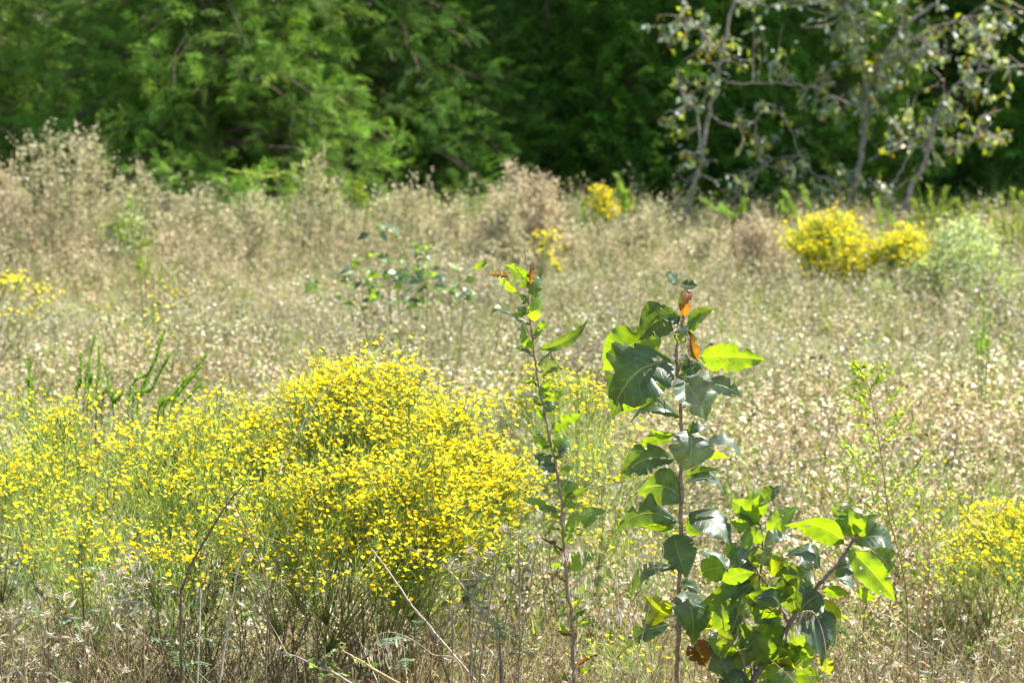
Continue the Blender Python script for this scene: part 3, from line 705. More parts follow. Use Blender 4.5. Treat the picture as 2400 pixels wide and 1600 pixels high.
def sapling(seed, name, label, Y, stems, leafspec, bark, group=None, filler=None, bites=1.0, pet=True, root_row=2010):
    """stems: list of (pixel polyline with depth offset, r0, r1)"""
    rng = np.random.default_rng(seed)
    main = stems[0][0]; root = P(main[0][0], main[0][1], Y + main[0][2]); root[2] = 0
    o = thing(name, label, 'sapling', root, group)
    allpts = []
    for k, (pl, r0, r1) in enumerate(stems):
        pts = np.array([P(x, y, Y + dz) for x, y, dz in pl]); sm = smooth_line(pts, 6 * len(pl))
        sm[1:-1] += rng.normal(0, .0011, sm[1:-1].shape)
        if k == 0: sm[0, 2] = -.01
        rad = np.linspace(r0, r1, len(sm)) * rng.uniform(.9, 1.15, len(sm))
        gg = G(); tubes(gg, sm, rad, pick(rng, [bark], 1, .05)[0], 8)
        # buds and leaf scars along the stem
        m = len(sm) * 1; ii = rng.integers(2, len(sm) - 1, m)
        leaves(gg, sm[ii] , nrm(rdir(rng, m, 0, .8)), rdir(rng, m), rad[ii] * 2.6, rad[ii] * 1.0, np.tile(bark, (m, 1)) * .7, .9)
        build('stem' if k == 0 else 'branch', gg, M_stem, o, True)
        dense = smooth_line(sm, 200); allpts.append(dense)
    AP = np.concatenate(allpts)
    for sp in leafspec:
        bx, by, tx, ty, W, kd = sp[:6]; arch = sp[6] if len(sp) > 6 else 0; dz = sp[7] if len(sp) > 7 else rng.uniform(-.02, .02)
        yb = Y + (sp[8] if len(sp) > 8 else 0)
        b = P(bx, by, yb); nb = nearest(AP, b)
        b = P(bx, by, nb[1] + (sp[8] if len(sp) > 8 else 0)); t = P(tx, ty, nb[1] + dz + (sp[8] if len(sp) > 8 else 0))
        g, st = big_leaf(rng, b, t, W * Y / FPX * 1.2, kd, arch, bites=bites * (1 if kd in 'dgms' else 1.8), holes=int(rng.poisson(1.0 * bites)), curl=.12 if kd not in 'bo' else .25, fold=.25 if kd not in 'bo' else 1.1)
        if pet and np.linalg.norm(nb - b) > .004:
            down = nb + (AP[min(len(AP) - 1, 0)] - nb) * 0
            mid_ = (nb + b) / 2 + np.array([0, 0, -.12 * np.linalg.norm(nb - b)])
            tubes(g, smooth_line([nb, mid_, b, b + (t - b) * .12], 10), np.full(10, .0011), (.12, .13, .035), 5)
        lf = build('leaf' if kd not in 'bo' else 'withered_leaf', g, M_big, o, True)
        if kd in 'bo': lf['label'] = 'shrivelled %s leaf' % ('orange' if kd == 'o' else 'brown')
        if kd == 'y': lf['label'] = 'yellowing spotted leaf'
    if filler is not None:
        g = G()
        for (px, py, rx, ry, n, dyr) in filler:
            for _ in range(n):
                r_ = math.sqrt(rng.random()); a_ = rng.uniform(0, TAU)
                bx = px + rx * r_ * math.cos(a_); by = py + ry * r_ * math.sin(a_); yy = Y + .06 + rng.uniform(-dyr, dyr)
                b = P(bx, by, yy); ang = rng.uniform(0, TAU); Lp = rng.uniform(65, 115)
                t = P(bx + Lp * math.cos(ang), by + Lp * .7 * math.sin(ang) + 25, yy + rng.uniform(-.05, .05))
                lg, st = big_leaf(rng, b, t, rng.uniform(38, 62) * Y / FPX, 'ggmgyggd'[rng.integers(0, 8)], rng.uniform(-.05, .15), bites=.8, nu=16, nv=8, holes=0)
                V_, K_, T_, Q_, UV_ = lg.arrays(); g.add(V_, T_, Q_, K_, UV_)
                nb = nearest(AP, b); tubes(g, smooth_line([nb, (nb + b) / 2 - [0, 0, .01], b], 6), np.full(6, .0012), (.13, .12, .04), 4)
        build('foliage', g, M_big, o, True)
    return o

broad = [
 (1588,668,1562,636,26,'s'),(1597,664,1636,668,24,'d',-.1),(1604,742,1617,664,24,'o'),(1600,735,1606,672,18,'g'),(1580,762,1526,738,42,'s',.1),
 (1594,742,1498,796,66,'d',.15),(1612,772,1677,722,30,'m',.15),(1618,778,1640,722,24,'g'),(1614,775,1640,850,26,'b',-.1),(1588,802,1612,762,30,'s'),
 (1548,790,1412,874,88,'g',.22,.03,.04),(1575,846,1434,972,140,'d',.14,-.03),(1560,905,1436,978,52,'g',.18,.02,.02),(1592,978,1472,992,40,'d',.2),
 (1642,836,1795,850,66,'g',.13,-.02),(1588,880,1662,984,112,'s',-.1,-.03),(1650,898,1738,928,40,'d',.06),(1596,878,1652,858,32,'d',.05),(1592,868,1606,826,32,'s'),
 (1612,1006,1604,1104,90,'s',-.05,-.03),(1610,1016,1662,1006,30,'d',.15),(1578,1018,1492,1044,28,'g',.05),(1580,1016,1520,1006,18,'g'),
 (1635,1058,1746,1076,40,'s',.22),(1640,1066,1710,1074,24,'g',.1,0,.01),(1580,1075,1450,1124,62,'d',.12),(1604,1115,1692,1103,22,'m',.05),
 (1602,1172,1496,1148,62,'d',.1),(1540,1165,1505,1180,40,'m',-.2),(1606,1130,1700,1152,56,'s',.12),(1586,1222,1438,1252,48,'d',.22),(1580,1235,1500,1236,24,'g',.1),
 (1617,1200,1716,1278,86,'d',.08,-.05,-.03),(1582,1252,1612,1350,72,'d',-.1,-.04,-.02),(1583,1330,1478,1412,30,'d',.25),(1640,1292,1714,1368,38,'s',.15),
 (1645,1312,1692,1345,34,'y'),(1570,1440,1512,1398,66,'y'),(1604,1384,1624,1512,82,'d',.03,-.05,-.03),(1568,1462,1464,1522,46,'d',.1),
 (1642,1412,1714,1492,46,'s',.1,-.03),(1622,1500,1656,1562,54,'b'),(1592,1368,1642,1388,36,'d',.05),(1680,1490,1716,1542,22,'b'),(1640,1430,1672,1470,30,'y'),
 (1612,1212,1650,1250,34,'g'),(1600,1420,1640,1480,40,'m',0,0,.02),
 (1605,1240,1660,1225,34,'m',.1,0,.03)]
sapling(21, 'broad_leaf_sapling', 'tall upright sapling with broad dark bluish-green leaves and an orange shrivelled leaf at its tip', 7.0,
        [([(1592, 2010, 0), (1588, 1600, 0), (1591, 1440, 0), (1592, 1338, 0), (1596, 1236, 0), (1598, 1100, 0), (1597, 986, 0), (1594, 916, 0), (1588, 866, 0), (1587, 814, 0), (1600, 754, 0), (1608, 716, 0), (1614, 664, 0)], .0058, .0026)],
        broad, (.24, .17, .12), 'young broad-leaved saplings in the foreground')
narrow = [
 (1240,666,1182,620,52,'g',.1),(1192,650,1146,643,17,'b'),(1142,613,1114,630,16,'m'),(1212,688,1162,648,20,'g',.1),(1248,695,1258,642,32,'m'),(1232,712,1218,688,20,'d'),
 (1249,752,1264,690,30,'g'),(1240,668,1250,618,16,'o'),(1265,818,1380,746,26,'m',-.12),(1243,762,1166,718,12,'d',-.05),(1250,815,1224,752,19,'g',-.1),(1253,795,1262,760,16,'s'),
 (1275,882,1292,822,38,'s'),(1280,872,1320,862,13,'d'),(1280,942,1274,892,22,'g'),(1285,940,1330,905,14,'g'),(1258,905,1240,885,9,'d'),(1262,950,1224,925,22,'s',.1),
 (1276,978,1256,950,22,'g'),(1280,965,1298,935,22,'d'),(1300,1012,1368,970,34,'g',.12),(1288,1048,1238,1010,26,'g',.15),(1297,1058,1338,1025,38,'g',.1),(1302,1075,1325,1035,22,'s'),
 (1300,1106,1250,1064,38,'d'),(1310,1105,1350,1090,16,'g'),(1314,1166,1330,1120,50,'g'),(1320,1186,1382,1142,20,'m',.08),(1312,1216,1218,1168,21,'m',.1),(1325,1243,1422,1198,36,'g',.12),
 (1316,1252,1344,1256,26,'g'),(1332,1332,1395,1298,36,'g',.12),(1322,1300,1258,1258,9,'b'),(1345,1388,1418,1352,26,'g',.12),(1336,1412,1368,1398,16,'y'),(1330,1370,1262,1340,7,'b'),
 (1332,1260,1380,1245,18,'s'),(1326,1400,1300,1385,10,'y'),(1342,1488,1300,1478,9,'b'),(1345,1450,1375,1425,12,'d'),(1348,1560,1410,1530,10,'b')]
rn = np.random.default_rng(5); nst_ = [(1356,1640),(1346,1590),(1341,1471),(1334,1401),(1324,1313),(1319,1243),(1315,1173),(1305,1100),(1292,1041),(1282,996),(1273,946),(1262,901),(1254,848),(1248,796),(1243,746),(1238,704)]
for q_ in range(34):
    f_ = rn.uniform(.8, len(nst_) - 1.01); i_ = int(f_); t_ = f_ - i_
    x_ = nst_[i_][0] * (1 - t_) + nst_[i_ + 1][0] * t_; y_ = nst_[i_][1] * (1 - t_) + nst_[i_ + 1][1] * t_; s_ = 1 if q_ % 2 else -1
    l_ = rn.uniform(16, 42); a_ = rn.uniform(-.3, 1.1)
    narrow.append((x_ + s_ * rn.uniform(5, 16), y_ - 5, x_ + s_ * (14 + l_ * math.cos(a_)), y_ - 5 - l_ * math.sin(a_), rn.uniform(9, 20), 'gdmsg'[rn.integers(0, 5)], .1))
sapling(22, 'narrow_leaf_sapling', 'slender upright sapling with insect-eaten yellow-green leaves, left of the broad-leaved one', 6.95,
        [([(1356, 2030, 0), (1346, 1590, 0), (1341, 1471, 0), (1334, 1401, 0), (1324, 1313, 0), (1319, 1243, 0), (1315, 1173, 0), (1305, 1100, 0), (1292, 1041, 0), (1282, 996, 0), (1273, 946, 0), (1262, 901, 0), (1254, 848, 0), (1248, 796, 0), (1243, 746, 0), (1238, 704, 0)], .0043, .0019),
         ([(1238, 706, 0), (1243, 660, 0), (1238, 625, 0), (1232, 600, 0), (1230, 570, 0)], .0014, .0007), ([(1240, 728, 0), (1222, 690, .01), (1200, 668, .01), (1165, 645, .02)], .0012, .0006),
         ([(1246, 790, 0), (1222, 750, -.01), (1190, 728, -.02), (1160, 706, -.02)], .0011, .0005), ([(1322, 1305, 0), (1290, 1275, 0), (1262, 1255, .01), (1225, 1243, .02)], .001, .0005), ([(1334, 1372, 0), (1300, 1346, 0), (1262, 1342, 0), (1250, 1330, 0)], .0009, .0005),
         ([(1340, 1490, 0), (1310, 1475, 0), (1278, 1478, 0)], .001, .0005), ([(1292, 1050, 0), (1262, 1020, 0), (1230, 1010, 0), (1186, 1017, 0)], .0008, .0004)],
        narrow, (.26, .19, .13), 'young broad-leaved saplings in the foreground', bites=1.9)
bush = [
 (2002,1252,1988,1183,68,'g'),(1996,1255,1950,1188,34,'m'),(2010,1252,2060,1206,38,'m',.1),(1978,1272,1838,1234,72,'g',.2,-.02,-.03),(1800,1246,1870,1188,40,'g',.08),
 (2002,1268,2100,1290,56,'d',.16),(1990,1288,2094,1412,62,'g',.14,-.03,-.02),(2042,1288,2090,1348,58,'m',.1,0,.02),(1957,1340,2020,1346,48,'d',.14),(1956,1350,2008,1392,32,'s'),
 (1928,1385,1992,1392,34,'g',.12),(2010,1378,2056,1402,32,'g'),(1922,1328,1840,1300,64,'d',.12,0,-.03),(1900,1335,1848,1385,72,'m'),(1925,1392,1868,1440,80,'d',.05,0,-.04),
 (1880,1436,1928,1558,90,'d',.05,-.04,-.05),(1895,1440,1958,1512,62,'d',.1,0,-.03),(1932,1525,1944,1582,36,'y'),(1925,1403,1978,1458,24,'y',.1),(1832,1540,1858,1602,32,'b'),
 (1786,1210,1756,1150,52,'g'),(1780,1228,1710,1172,54,'g',.15),(1782,1215,1722,1190,50,'m',.1,0,.02),(1786,1170,1832,1138,32,'d'),(1760,1232,1710,1222,30,'g'),(1746,1290,1758,1232,28,'g'),
 (1780,1275,1768,1228,30,'g'),(1792,1278,1850,1260,40,'s',.12),(1778,1318,1808,1282,50,'s'),(1755,1290,1708,1322,40,'s'),(1800,1340,1850,1310,52,'y',.1),(1722,1272,1700,1300,30,'g'),
 (1745,1345,1700,1380,64,'g'),(1700,1330,1640,1345,60,'g',.15),(1720,1350,1780,1330,44,'s',.1),(1780,1385,1730,1410,50,'g',.1),(1800,1380,1840,1400,44,'d'),(1800,1420,1770,1460,60,'m'),
 (1760,1420,1700,1440,50,'y',.1),(1830,1450,1780,1430,46,'g'),(1840,1470,1790,1500,56,'g'),(1850,1470,1880,1520,50,'m'),(1780,1480,1740,1530,60,'d',.1),(1820,1510,1770,1560,52,'d'),(1850,1520,1900,1540,46,'g'),
 (1800,1560,1850,1590,50,'g'),(1720,1540,1660,1570,56,'m',.1),(1740,1570,1700,1640,70,'d'),(1800,1590,1790,1660,60,'g'),(1680,1480,1720,1500,34,'y'),(1905,1500,1870,1540,40,'g'),(1700,1400,1660,1430,40,'g'),
 (1890,1345,1880,1300,34,'s'),(1862,1395,1840,1350,50,'d'),(1820,1345,1870,1330,44,'g',.1)]
sapling(23, 'spreading_sapling', 'low many-branched leafy sapling at the lower right of the tall broad-leaved one', 6.9,
        [([(1720, 2000, 0), (1748, 1640, 0), (1763, 1600, 0), (1805, 1525, 0), (1853, 1457, 0), (1898, 1392, -.02), (1955, 1331, -.03), (1993, 1277, -.03), (2010, 1248, -.03)], .0075, .0026),
         ([(1850, 1462, 0), (1830, 1425, 0), (1802, 1375, .02), (1770, 1332, .03), (1721, 1270, .04)], .0032, .0016),
         ([(1735, 1700, 0), (1785, 1500, .05), (1792, 1440, .06), (1778, 1406, .07), (1789, 1270, .07), (1782, 1229, .07), (1765, 1188, .07)], .0035, .0014),
         ([(1760, 1610, 0), (1762, 1500, .05), (1720, 1440, .08), (1690, 1380, .09)], .003, .0013), ([(1752, 1640, 0), (1740, 1540, -.04), (1700, 1500, -.06)], .003, .0014)],
        bush, (.22, .16, .12), 'young broad-leaved saplings in the foreground', filler=[(1760, 1430, 95, 110, 34, .12), (1790, 1560, 110, 50, 16, .1)], bites=.8)

# ------------------------------------------------------------------ persimmon trees at the back right
def branch_tree(seed, label, Y, limbs, clumps, leafn, pal, Ls=.072, extra_top=True):
    rng = np.random.default_rng(seed)
    root = P(limbs[0][0][0][0], limbs[0][0][0][1], Y); root[2] = 0
    o = thing('young_tree', label, 'tree', root, 'bare-stemmed young trees in front of the cedars')
    allp = []
    gt, gb = G(), G()
    for k, (pl, r0, r1) in enumerate(limbs):
        pts = [P(x, y, Y + dz) for x, y, dz in pl]
        if k == 0: pts = [root + np.array([0, 0, -.02])] + pts
        sm = smooth_line(pts, 5 * len(pts)); sm[1:-1] += rng.normal(0, .006, sm[1:-1].shape)
        tubes(gt if k == 0 else gb, sm, np.linspace(r0, r1, len(sm)) * .72 * rng.uniform(.85, 1.15, len(sm)), pick(rng, [(.29, .25, .21), (.23, .20, .165)], 1)[0], 8)
        allp.append(smooth_line(sm, 60)[8:])
    # twigs
    AP = np.concatenate(allp)
    tips = []
    for (px, py, rx, ry, n) in clumps:
        for _ in range(max(3, n // 3)):
            r_ = math.sqrt(rng.random()); a_ = rng.uniform(0, TAU)
            e = P(px + 1.35 * rx * r_ * math.cos(a_), py + 1.35 * ry * r_ * math.sin(a_), Y + rng.uniform(-.35, .35))
            nb = AP[np.argsort(np.linalg.norm(AP - e, axis=1))[rng.integers(0, 4)]]
            m_ = (nb + e) / 2 + rng.normal(0, .04, 3)
            tw = smooth_line([nb, m_, e], 9); tubes(gb, tw, np.linspace(.0042, .0018, 9), (.30, .26, .21), 4)
            tips.append(tw)
    gl = G(); tips = np.array(tips)
    n = int(leafn * 1.6); i = rng.integers(0, len(tips), n); p, td = on_path(tips, i, rng.uniform(.3, 1, n))
    D = nrm(td * .4 + rdir(rng, n, -1, .2) + [0, 0, -.45]); L = Ls * rng.uniform(.55, 1.2, n)
    leaves(gl, p + rng.normal(0, .02, p.shape), D, nrm(rdir(rng, n, -.2, 1) * .8 + [.3, -.55, .45]), L, L * rng.uniform(.45, .65, n), pick(rng, pal, n, .15), rng.uniform(.1, .5, n), rng.uniform(0, .3, n))
    build('trunk', gt, M_bark, o, True); build('branches', gb, M_bark, o, True); build('foliage', gl, M_farleaf, o)
    return o
PP = [(.12, .18, .11)] * 5 + [(.26, .34, .27)] * 4 + [(.22, .28, .02)] * 4 + [(.17, .11, .02), (.10, .16, .04)]  # palest greens carry the leaf sheen in their colour
branch_tree(31, 'young tree with one crooked pale stem, leftmost of the bare-stemmed ones', 24.5,
    [([(1606, 520, 0), (1618, 460, 0), (1640, 395, 0), (1655, 300, 0), (1672, 215, 0), (1690, 140, 0), (1705, 70, 0), (1722, 0, 0), (1740, -90, 0), (1750, -250, .1)], .030, .012),
     ([(1662, 270, 0), (1700, 292, 0), (1745, 296, 0), (1775, 280, .1), (1790, 240, .1)], .012, .006), ([(1655, 390, 0), (1640, 340, 0), (1632, 260, 0), (1610, 250, -.1), (1585, 275, -.1)], .012, .005),
     ([(1770, 290, .1), (1772, 340, .1), (1790, 385, .1), (1840, 400, .1)], .011, .006), ([(1720, 480, 0), (1740, 430, 0), (1800, 385, .1)], .009, .006), ([(1718, 10, 0), (1750, 0, 0), (1800, 15, 0)], .01, .005), ([(1690, 130, 0), (1640, 70, 0), (1585, 60, 0)], .01, .005), ([(1740, -90, 0), (1690, -200, .1), (1660, -280, .2)], .012, .005)],
    [(1600, 80, 60, 50, 50), (1680, 90, 70, 90, 60), (1620, 180, 60, 40, 50), (1590, 290, 50, 30, 24), (1780, 290, 50, 40, 40), (1820, 410, 70, 40, 40), (1700, 410, 40, 40, 18), (1610, 400, 30, 50, 20), (1700, -120, 120, 120, 90)], 430, PP)
branch_tree(32, 'largest bare-stemmed young tree with a thick bent trunk and a white broken limb', 24.8,
    [([(2015, 530, 0), (1998, 470, 0), (2012, 400, 0), (2024, 330, 0), (2030, 260, 0), (2032, 215, 0), (2055, 165, 0), (2090, 110, 0), (2110, 75, 0), (2160, 30, 0), (2210, -20, 0), (2240, -150, .1), (2230, -350, .1)], .040, .014),
     ([(2032, 225, 0), (2020, 130, 0), (2000, 60, 0), (1985, 0, 0), (1970, -150, 0), (1980, -300, .1)], .020, .008), ([(2028, 260, 0), (1960, 230, .05), (1900, 205, .1), (1840, 198, .1), (1700, 195, .2)], .011, .006),
     ([(2108, 76, 0), (2118, 30, 0), (2130, -40, 0), (2140, -200, 0)], .014, .008), ([(2060, 165, 0), (2140, 90, .05), (2200, 60, .1), (2270, 40, .1)], .010, .005), ([(1985, 505, 0), (1972, 480, 0), (1960, 430, .1), (1900, 400, .1), (1850, 300, .1), (1830, 250, .1)], .011, .005),
     ([(2035, 380, 0), (2090, 340, 0), (2150, 320, .1)], .010, .005)],
    [(1900, 60, 110, 80, 110), (2060, 60, 90, 80, 90), (1960, 200, 110, 60, 80), (2110, 130, 90, 60, 70), (2190, 60, 90, 70, 70), (2000, -120, 220, 120, 190), (1870, 420, 80, 60, 40), (2090, 240, 80, 70, 60), (1900, 260, 60, 40, 30), (1980, 440, 50, 50, 30), (2330, 60, 60, 50, 20), (2130, -250, 150, 100, 80)], 950, PP)
branch_tree(33, 'bare-stemmed young tree leaning right toward the right edge, above the rounded grey-green bush', 24.2,
    [([(2098, 545, 0), (2118, 490, 0), (2140, 430, 0), (2165, 390, 0), (2178, 340, 0), (2190, 290, 0), (2210, 240, 0), (2245, 200, 0), (2290, 170, 0), (2345, 162, 0), (2420, 148, 0), (2500, 120, 0)], .030, .008),
     ([(2105, 500, 0), (2080, 460, 0), (2045, 430, 0), (2035, 420, 0)], .010, .007), ([(2085, 450, .05), (2110, 400, .05), (2135, 350, .05), (2100, 300, .05)], .012, .006), ([(2160, 395, 0), (2185, 385, 0), (2215, 390, 0)], .010, .006),
     ([(2178, 345, 0), (2130, 345, 0), (2080, 355, 0)], .010, .005), ([(2185, 320, 0), (2250, 335, 0), (2300, 320, 0)], .009, .004), ([(2200, 270, 0), (2212, 215, 0), (2205, 180, 0)], .013, .008), ([(2060, 520, .1), (2070, 470, .1), (2130, 420, .1)], .009, .006), ([(2290, 170, 0), (2350, 60, .1), (2380, -80, .1)], .01, .005)],
    [(2170, 290, 70, 60, 60), (2270, 280, 80, 70, 90), (2330, 90, 70, 40, 40), (2280, 130, 60, 40, 30), (2240, 330, 60, 40, 40), (2100, 390, 50, 40, 16), (2290, 245, 60, 30, 30), (2370, 20, 60, 60, 30)], 330, PP)

# ------------------------------------------------------------------ plants at the back of the meadow
def weed_bush(seed, label, px, toprow, wpx, Y, pal, nlf=900, nst=22, ls=(.014, .03), group='dried weeds standing along the back of the meadow', mat=None, name='dried_weed', cat='dried weed', shape=.55, spread=.5, fuzz=.03):
    """a dome of branching stems hung with seed heads, its top at photo row `toprow`"""
    rng = np.random.default_rng(seed); base = P(px, 900, Y); base[2] = 0
    H = P(px, toprow, Y)[2]; Wd = wpx * Y / FPX / 2
    o = thing(name, label, cat, base, group)
    gs, gl = G(), G()
    u = rng.normal(0, .5, (nst, 2)).clip(-1, 1)
    top = np.c_[u * Wd * .95, H * (1 - shape * (u ** 2).sum(1).clip(0, 1.3)) * rng.uniform(.8, 1.0, nst)] + base
    top[:, 2] = np.maximum(top[:, 2], .1 * H)
    b0 = base + np.c_[u * Wd * .45 + rng.normal(0, .04, (nst, 2)), np.zeros(nst)]
    mid = b0 * .5 + top * .5 + np.c_[rng.normal(0, .02, (nst, 2)), np.full(nst, .06 * H)]
    t = np.linspace(0, 1, 7)[None, :, None]
    st = (1 - t) ** 2 * b0[:, None] + 2 * t * (1 - t) * mid[:, None] + t ** 2 * top[:, None]
    tubes(gs, st, np.linspace(.005, .0016, 7), pick(rng, [(.46, .39, .25), (.36, .33, .17)], nst), 4)
    nb = nst * 7; i = rng.integers(0, nst, nb); p, td = on_path(st, i, rng.uniform(.4, .98, nb))
    br = arc(p, nrm(td + rdir(rng, nb, -.2, .8) * spread * 1.5), H * rng.uniform(.08, .22, nb), .12, 4)
    tubes(gs, br, np.linspace(.0022, .001, 4), pick(rng, [(.48, .41, .27)], nb))
    i = rng.integers(0, nb, nlf); q, qd = on_path(br, i, rng.uniform(.1, 1, nlf)); q = q + rng.normal(0, fuzz * .5, q.shape)
    L = rng.uniform(*ls, nlf)
    leaves(gl, q, rdir(rng, nlf, -.7, .8), rdir(rng, nlf), L, L * rng.uniform(.4, .8, nlf), pick(rng, pal, nlf, .15), rng.uniform(.1, .8, nlf), rng.uniform(0, .3, nlf))
    build('stems', gs, M_dry, o); build('seed_heads' if mat is None else 'foliage', gl, mat or M_dry, o)
    return o
TAN = [(.52, .48, .32), (.44, .41, .25), (.57, .53, .38), (.36, .38, .18)]; TANP = [(.52, .44, .31), (.44, .37, .25), (.57, .49, .36)]; GT = TAN + [(.30, .33, .15)]
for i, (px, tr, wp, Y, pal, nl, nst, lab) in enumerate([
    (1235, 375, 250, 21.5, TANP, 2200, 60, 'mounded pinkish-tan dried weed left of the golden flower spike'),
    (1180, 440, 120, 21.0, TAN, 700, 24, 'smaller tan dried weed leaning on the left of the pinkish mound'),
    (140, 262, 250, 21.5, TAN, 1300, 26, 'tallest dried weed, forked and open, in front of the left cedar'),
    (15, 335, 150, 21.2, TANP, 700, 16, 'brown dried weed at the left edge of the photo'),
    (240, 290, 140, 21.8, GT, 650, 18, 'upright dried weed just right of the forked one'),
    (330, 365, 130, 21.4, GT, 600, 18, 'dried weed with greenish stems beside a tuft of mint leaves'),
    (590, 430, 180, 21.6, TAN, 700, 22, 'low dried weeds below the drooping yellow-green cedar tip'),
    (745, 350, 120, 22.0, GT, 650, 16, 'dried weed rising in front of the bright green narrow cedar'),
    (960, 405, 170, 21.6, GT, 900, 26, 'pale green-tinged dried weed at the foot of the dark gap'),
    (1060, 450, 90, 21.4, TAN, 350, 12, 'short tan dried weed right of the pale green-tinged one'),
    (1525, 460, 110, 21.5, TAN, 500, 14, 'open dried weed with round heads left of the crooked tree stem'),
    (1765, 498, 150, 20.5, TANP, 900, 30, 'dense tan dried weed just left of the big golden bush'),
    (460, 420, 140, 21.9, GT, 500, 16, 'sparse dried weed between the left group and the low ones'),
    (1640, 530, 120, 20.8, TAN, 500, 18, 'short dried weed at the foot of the crooked tree stem')]):
    weed_bush(700 + i, lab, px, tr, wp * (1.35 if i > 1 else 1.05), Y, pal, int(nl * 2.2), int(nst * 1.3), shape=.45 if i else .6)
SAGE = [(.30, .40, .22), (.38, .47, .29), (.23, .34, .15), (.46, .53, .36)]
weed_bush(730, 'rounded grey-green bush with tiny leaves near the right edge', 2265, 505, 290, 19.2, SAGE, 6500, 60, (.012, .028), None, M_green, 'grey_green_bush', 'bush', .6, .6, .06)
weed_bush(731, 'low grey-green tuft below the leaning golden bush', 2060, 655, 110, 18.8, SAGE, 900, 20, (.012, .026), None, M_green, 'grey_green_bush', 'bush', .5, .6, .05)
weed_bush(732, 'low mint-green leafy tuft in front of the left cedar', 310, 440, 110, 21.0, SAGE + GREENL, 500, 14, (.02, .045), None, M_green, 'leafy_tuft', 'plant', .4, .5, .04)

def spike_plant(seed, label, cat, name, stalks, Y, pal, r_leaf=.02, stem=(.14, .18, .05), dens=260, wid=.018, group=None, lfr=.11, sr=.0022, tilt_up=.9):
    """upright stalks thickly set with narrow leaves; stalks: (x0,y0,x1,y1) in photo pixels"""
    rng = np.random.default_rng(seed)
    bx = np.mean([s[0] for s in stalks]); base = P(bx, 900, Y); base[2] = 0
    o = thing(name, label, cat, base, group); gs, gl = G(), G()
    for (x0, y0, x1, y1) in stalks:
        dz = rng.uniform(-.08, .08)
        a, b = P(x0, y0, Y + dz), P(x1, y1, Y + dz + rng.uniform(-.05, .05))
        root = a * .35 + base * .65; root[2] = 0
        pts = smooth_line([root, a, (a + b) / 2 + rng.normal(0, .006, 3), b], 16)[None]
        tubes(gs, pts, np.linspace(sr, sr * .5, 16), stem, 4)
        Lm = np.linalg.norm(b - root); n = int(dens * Lm); t = rng.uniform(.25, 1, n) ** .8
        p, td = on_path(pts, np.zeros(n, int), t)
        D = nrm(td * tilt_up + rdir(rng, n, -.3, .3) * .7); L = r_leaf * rng.uniform(.6, 1.3, n) * (1.15 - .5 * t)
        leaves(gl, p, D, rdir(rng, n), L, L * lfr + .001, pick(rng, pal, n), .3, .1)
    build('stems', gs, M_green, o); build('foliage', gl, M_green, o)
    return o
LG = [(.19, .32, .05), (.15, .27, .04), (.23, .35, .07)]; YG = [(.22, .30, .045), (.28, .33, .05), (.17, .26, .04)]
SG = 'green feathery weed stalks behind the foreground flowers'
spike_plant(801, 'long green feathery stalks leaning right above the yellow flowers', 'weed', 'feathery_weed', [(300, 960, 385, 775), (320, 980, 398, 830), (355, 1000, 484, 830), (365, 1000, 470, 860), (370, 990, 455, 880), (380, 995, 440, 885), (395, 990, 470, 900), (265, 965, 285, 925), (310, 980, 350, 880)], 9.3, LG, .021, dens=400, group=SG)
spike_plant(802, 'cluster of upright green feathery stalks left of the leaning ones', 'weed', 'feathery_weed', [(200, 960, 222, 785), (180, 960, 190, 830), (225, 960, 232, 810), (238, 960, 246, 860), (215, 980, 215, 880), (205, 970, 205, 850)], 9.4, LG, .019, dens=320, group=SG)
spike_plant(803, 'single short green feathery stalk near the left edge', 'weed', 'feathery_weed', [(70, 950, 70, 840), (75, 960, 78, 880)], 9.5, LG, .02, dens=340, group=SG)
BG_ = 'yellow-green weed spikes along the foot of the cedars'
for i, (st, lab) in enumerate([
    ([(1475, 500, 1445, 412), (1462, 510, 1468, 450)], 'green spike just right of the golden flower spike'),
    ([(1868, 520, 1838, 452), (1850, 520, 1830, 475), (1900, 500, 1880, 440)], 'green spikes left of the big golden bush under the thick bent trunk'),
    ([(2165, 545, 2140, 470), (2185, 545, 2178, 440), (2195, 545, 2218, 440), (2200, 530, 2235, 470)], 'forked yellow-green spikes right of the leaning tree base'),
    ([(2262, 540, 2245, 470), (2270, 540, 2285, 480)], 'short yellow-green spike behind the rounded grey-green bush'),
    ([(2360, 570, 2345, 460), (2372, 580, 2375, 445), (2385, 580, 2395, 455), (2350, 560, 2318, 490), (2395, 600, 2410, 480)], 'dense yellow-green spikes at the right edge'),
    ([(2110, 560, 2080, 500), (2070, 550, 2055, 470), (2130, 560, 2135, 510)], 'green spikes between the two golden bushes'),
    ([(1720, 520, 1690, 480), (1700, 510, 1650, 470), (1735, 510, 1745, 470)], 'green spikes leaning left at the foot of the crooked tree stem'),
    ([(860, 480, 835, 430), (830, 470, 850, 420), (800, 470, 770, 440)], 'yellow-green spikes at the foot of the narrow bright cedar'),
    ([(30, 500, 10, 420), (45, 510, 50, 440), (110, 500, 160, 440)], 'green spikes among the dried weeds at the left edge'),
    ([(705, 470, 690, 390), (715, 470, 715, 380), (690, 470, 670, 410), (735, 470, 742, 390)], 'bright green grass-like spikes in front of the narrow bright cedar')]):
    spike_plant(820 + i, lab, 'weed', 'weed_spike', st, 22.3, YG if i in (2, 3, 4, 7) else LG, .06, dens=300, wid=.03, group=BG_, sr=.005)
spike_plant(840, 'arching yellow-green frond below the broad sunlit cedar', 'weed', 'arching_frond', [(655, 418, 535, 398), (650, 430, 575, 402), (690, 420, 560, 403)], 22.4, YG, .05, dens=260, sr=.004)
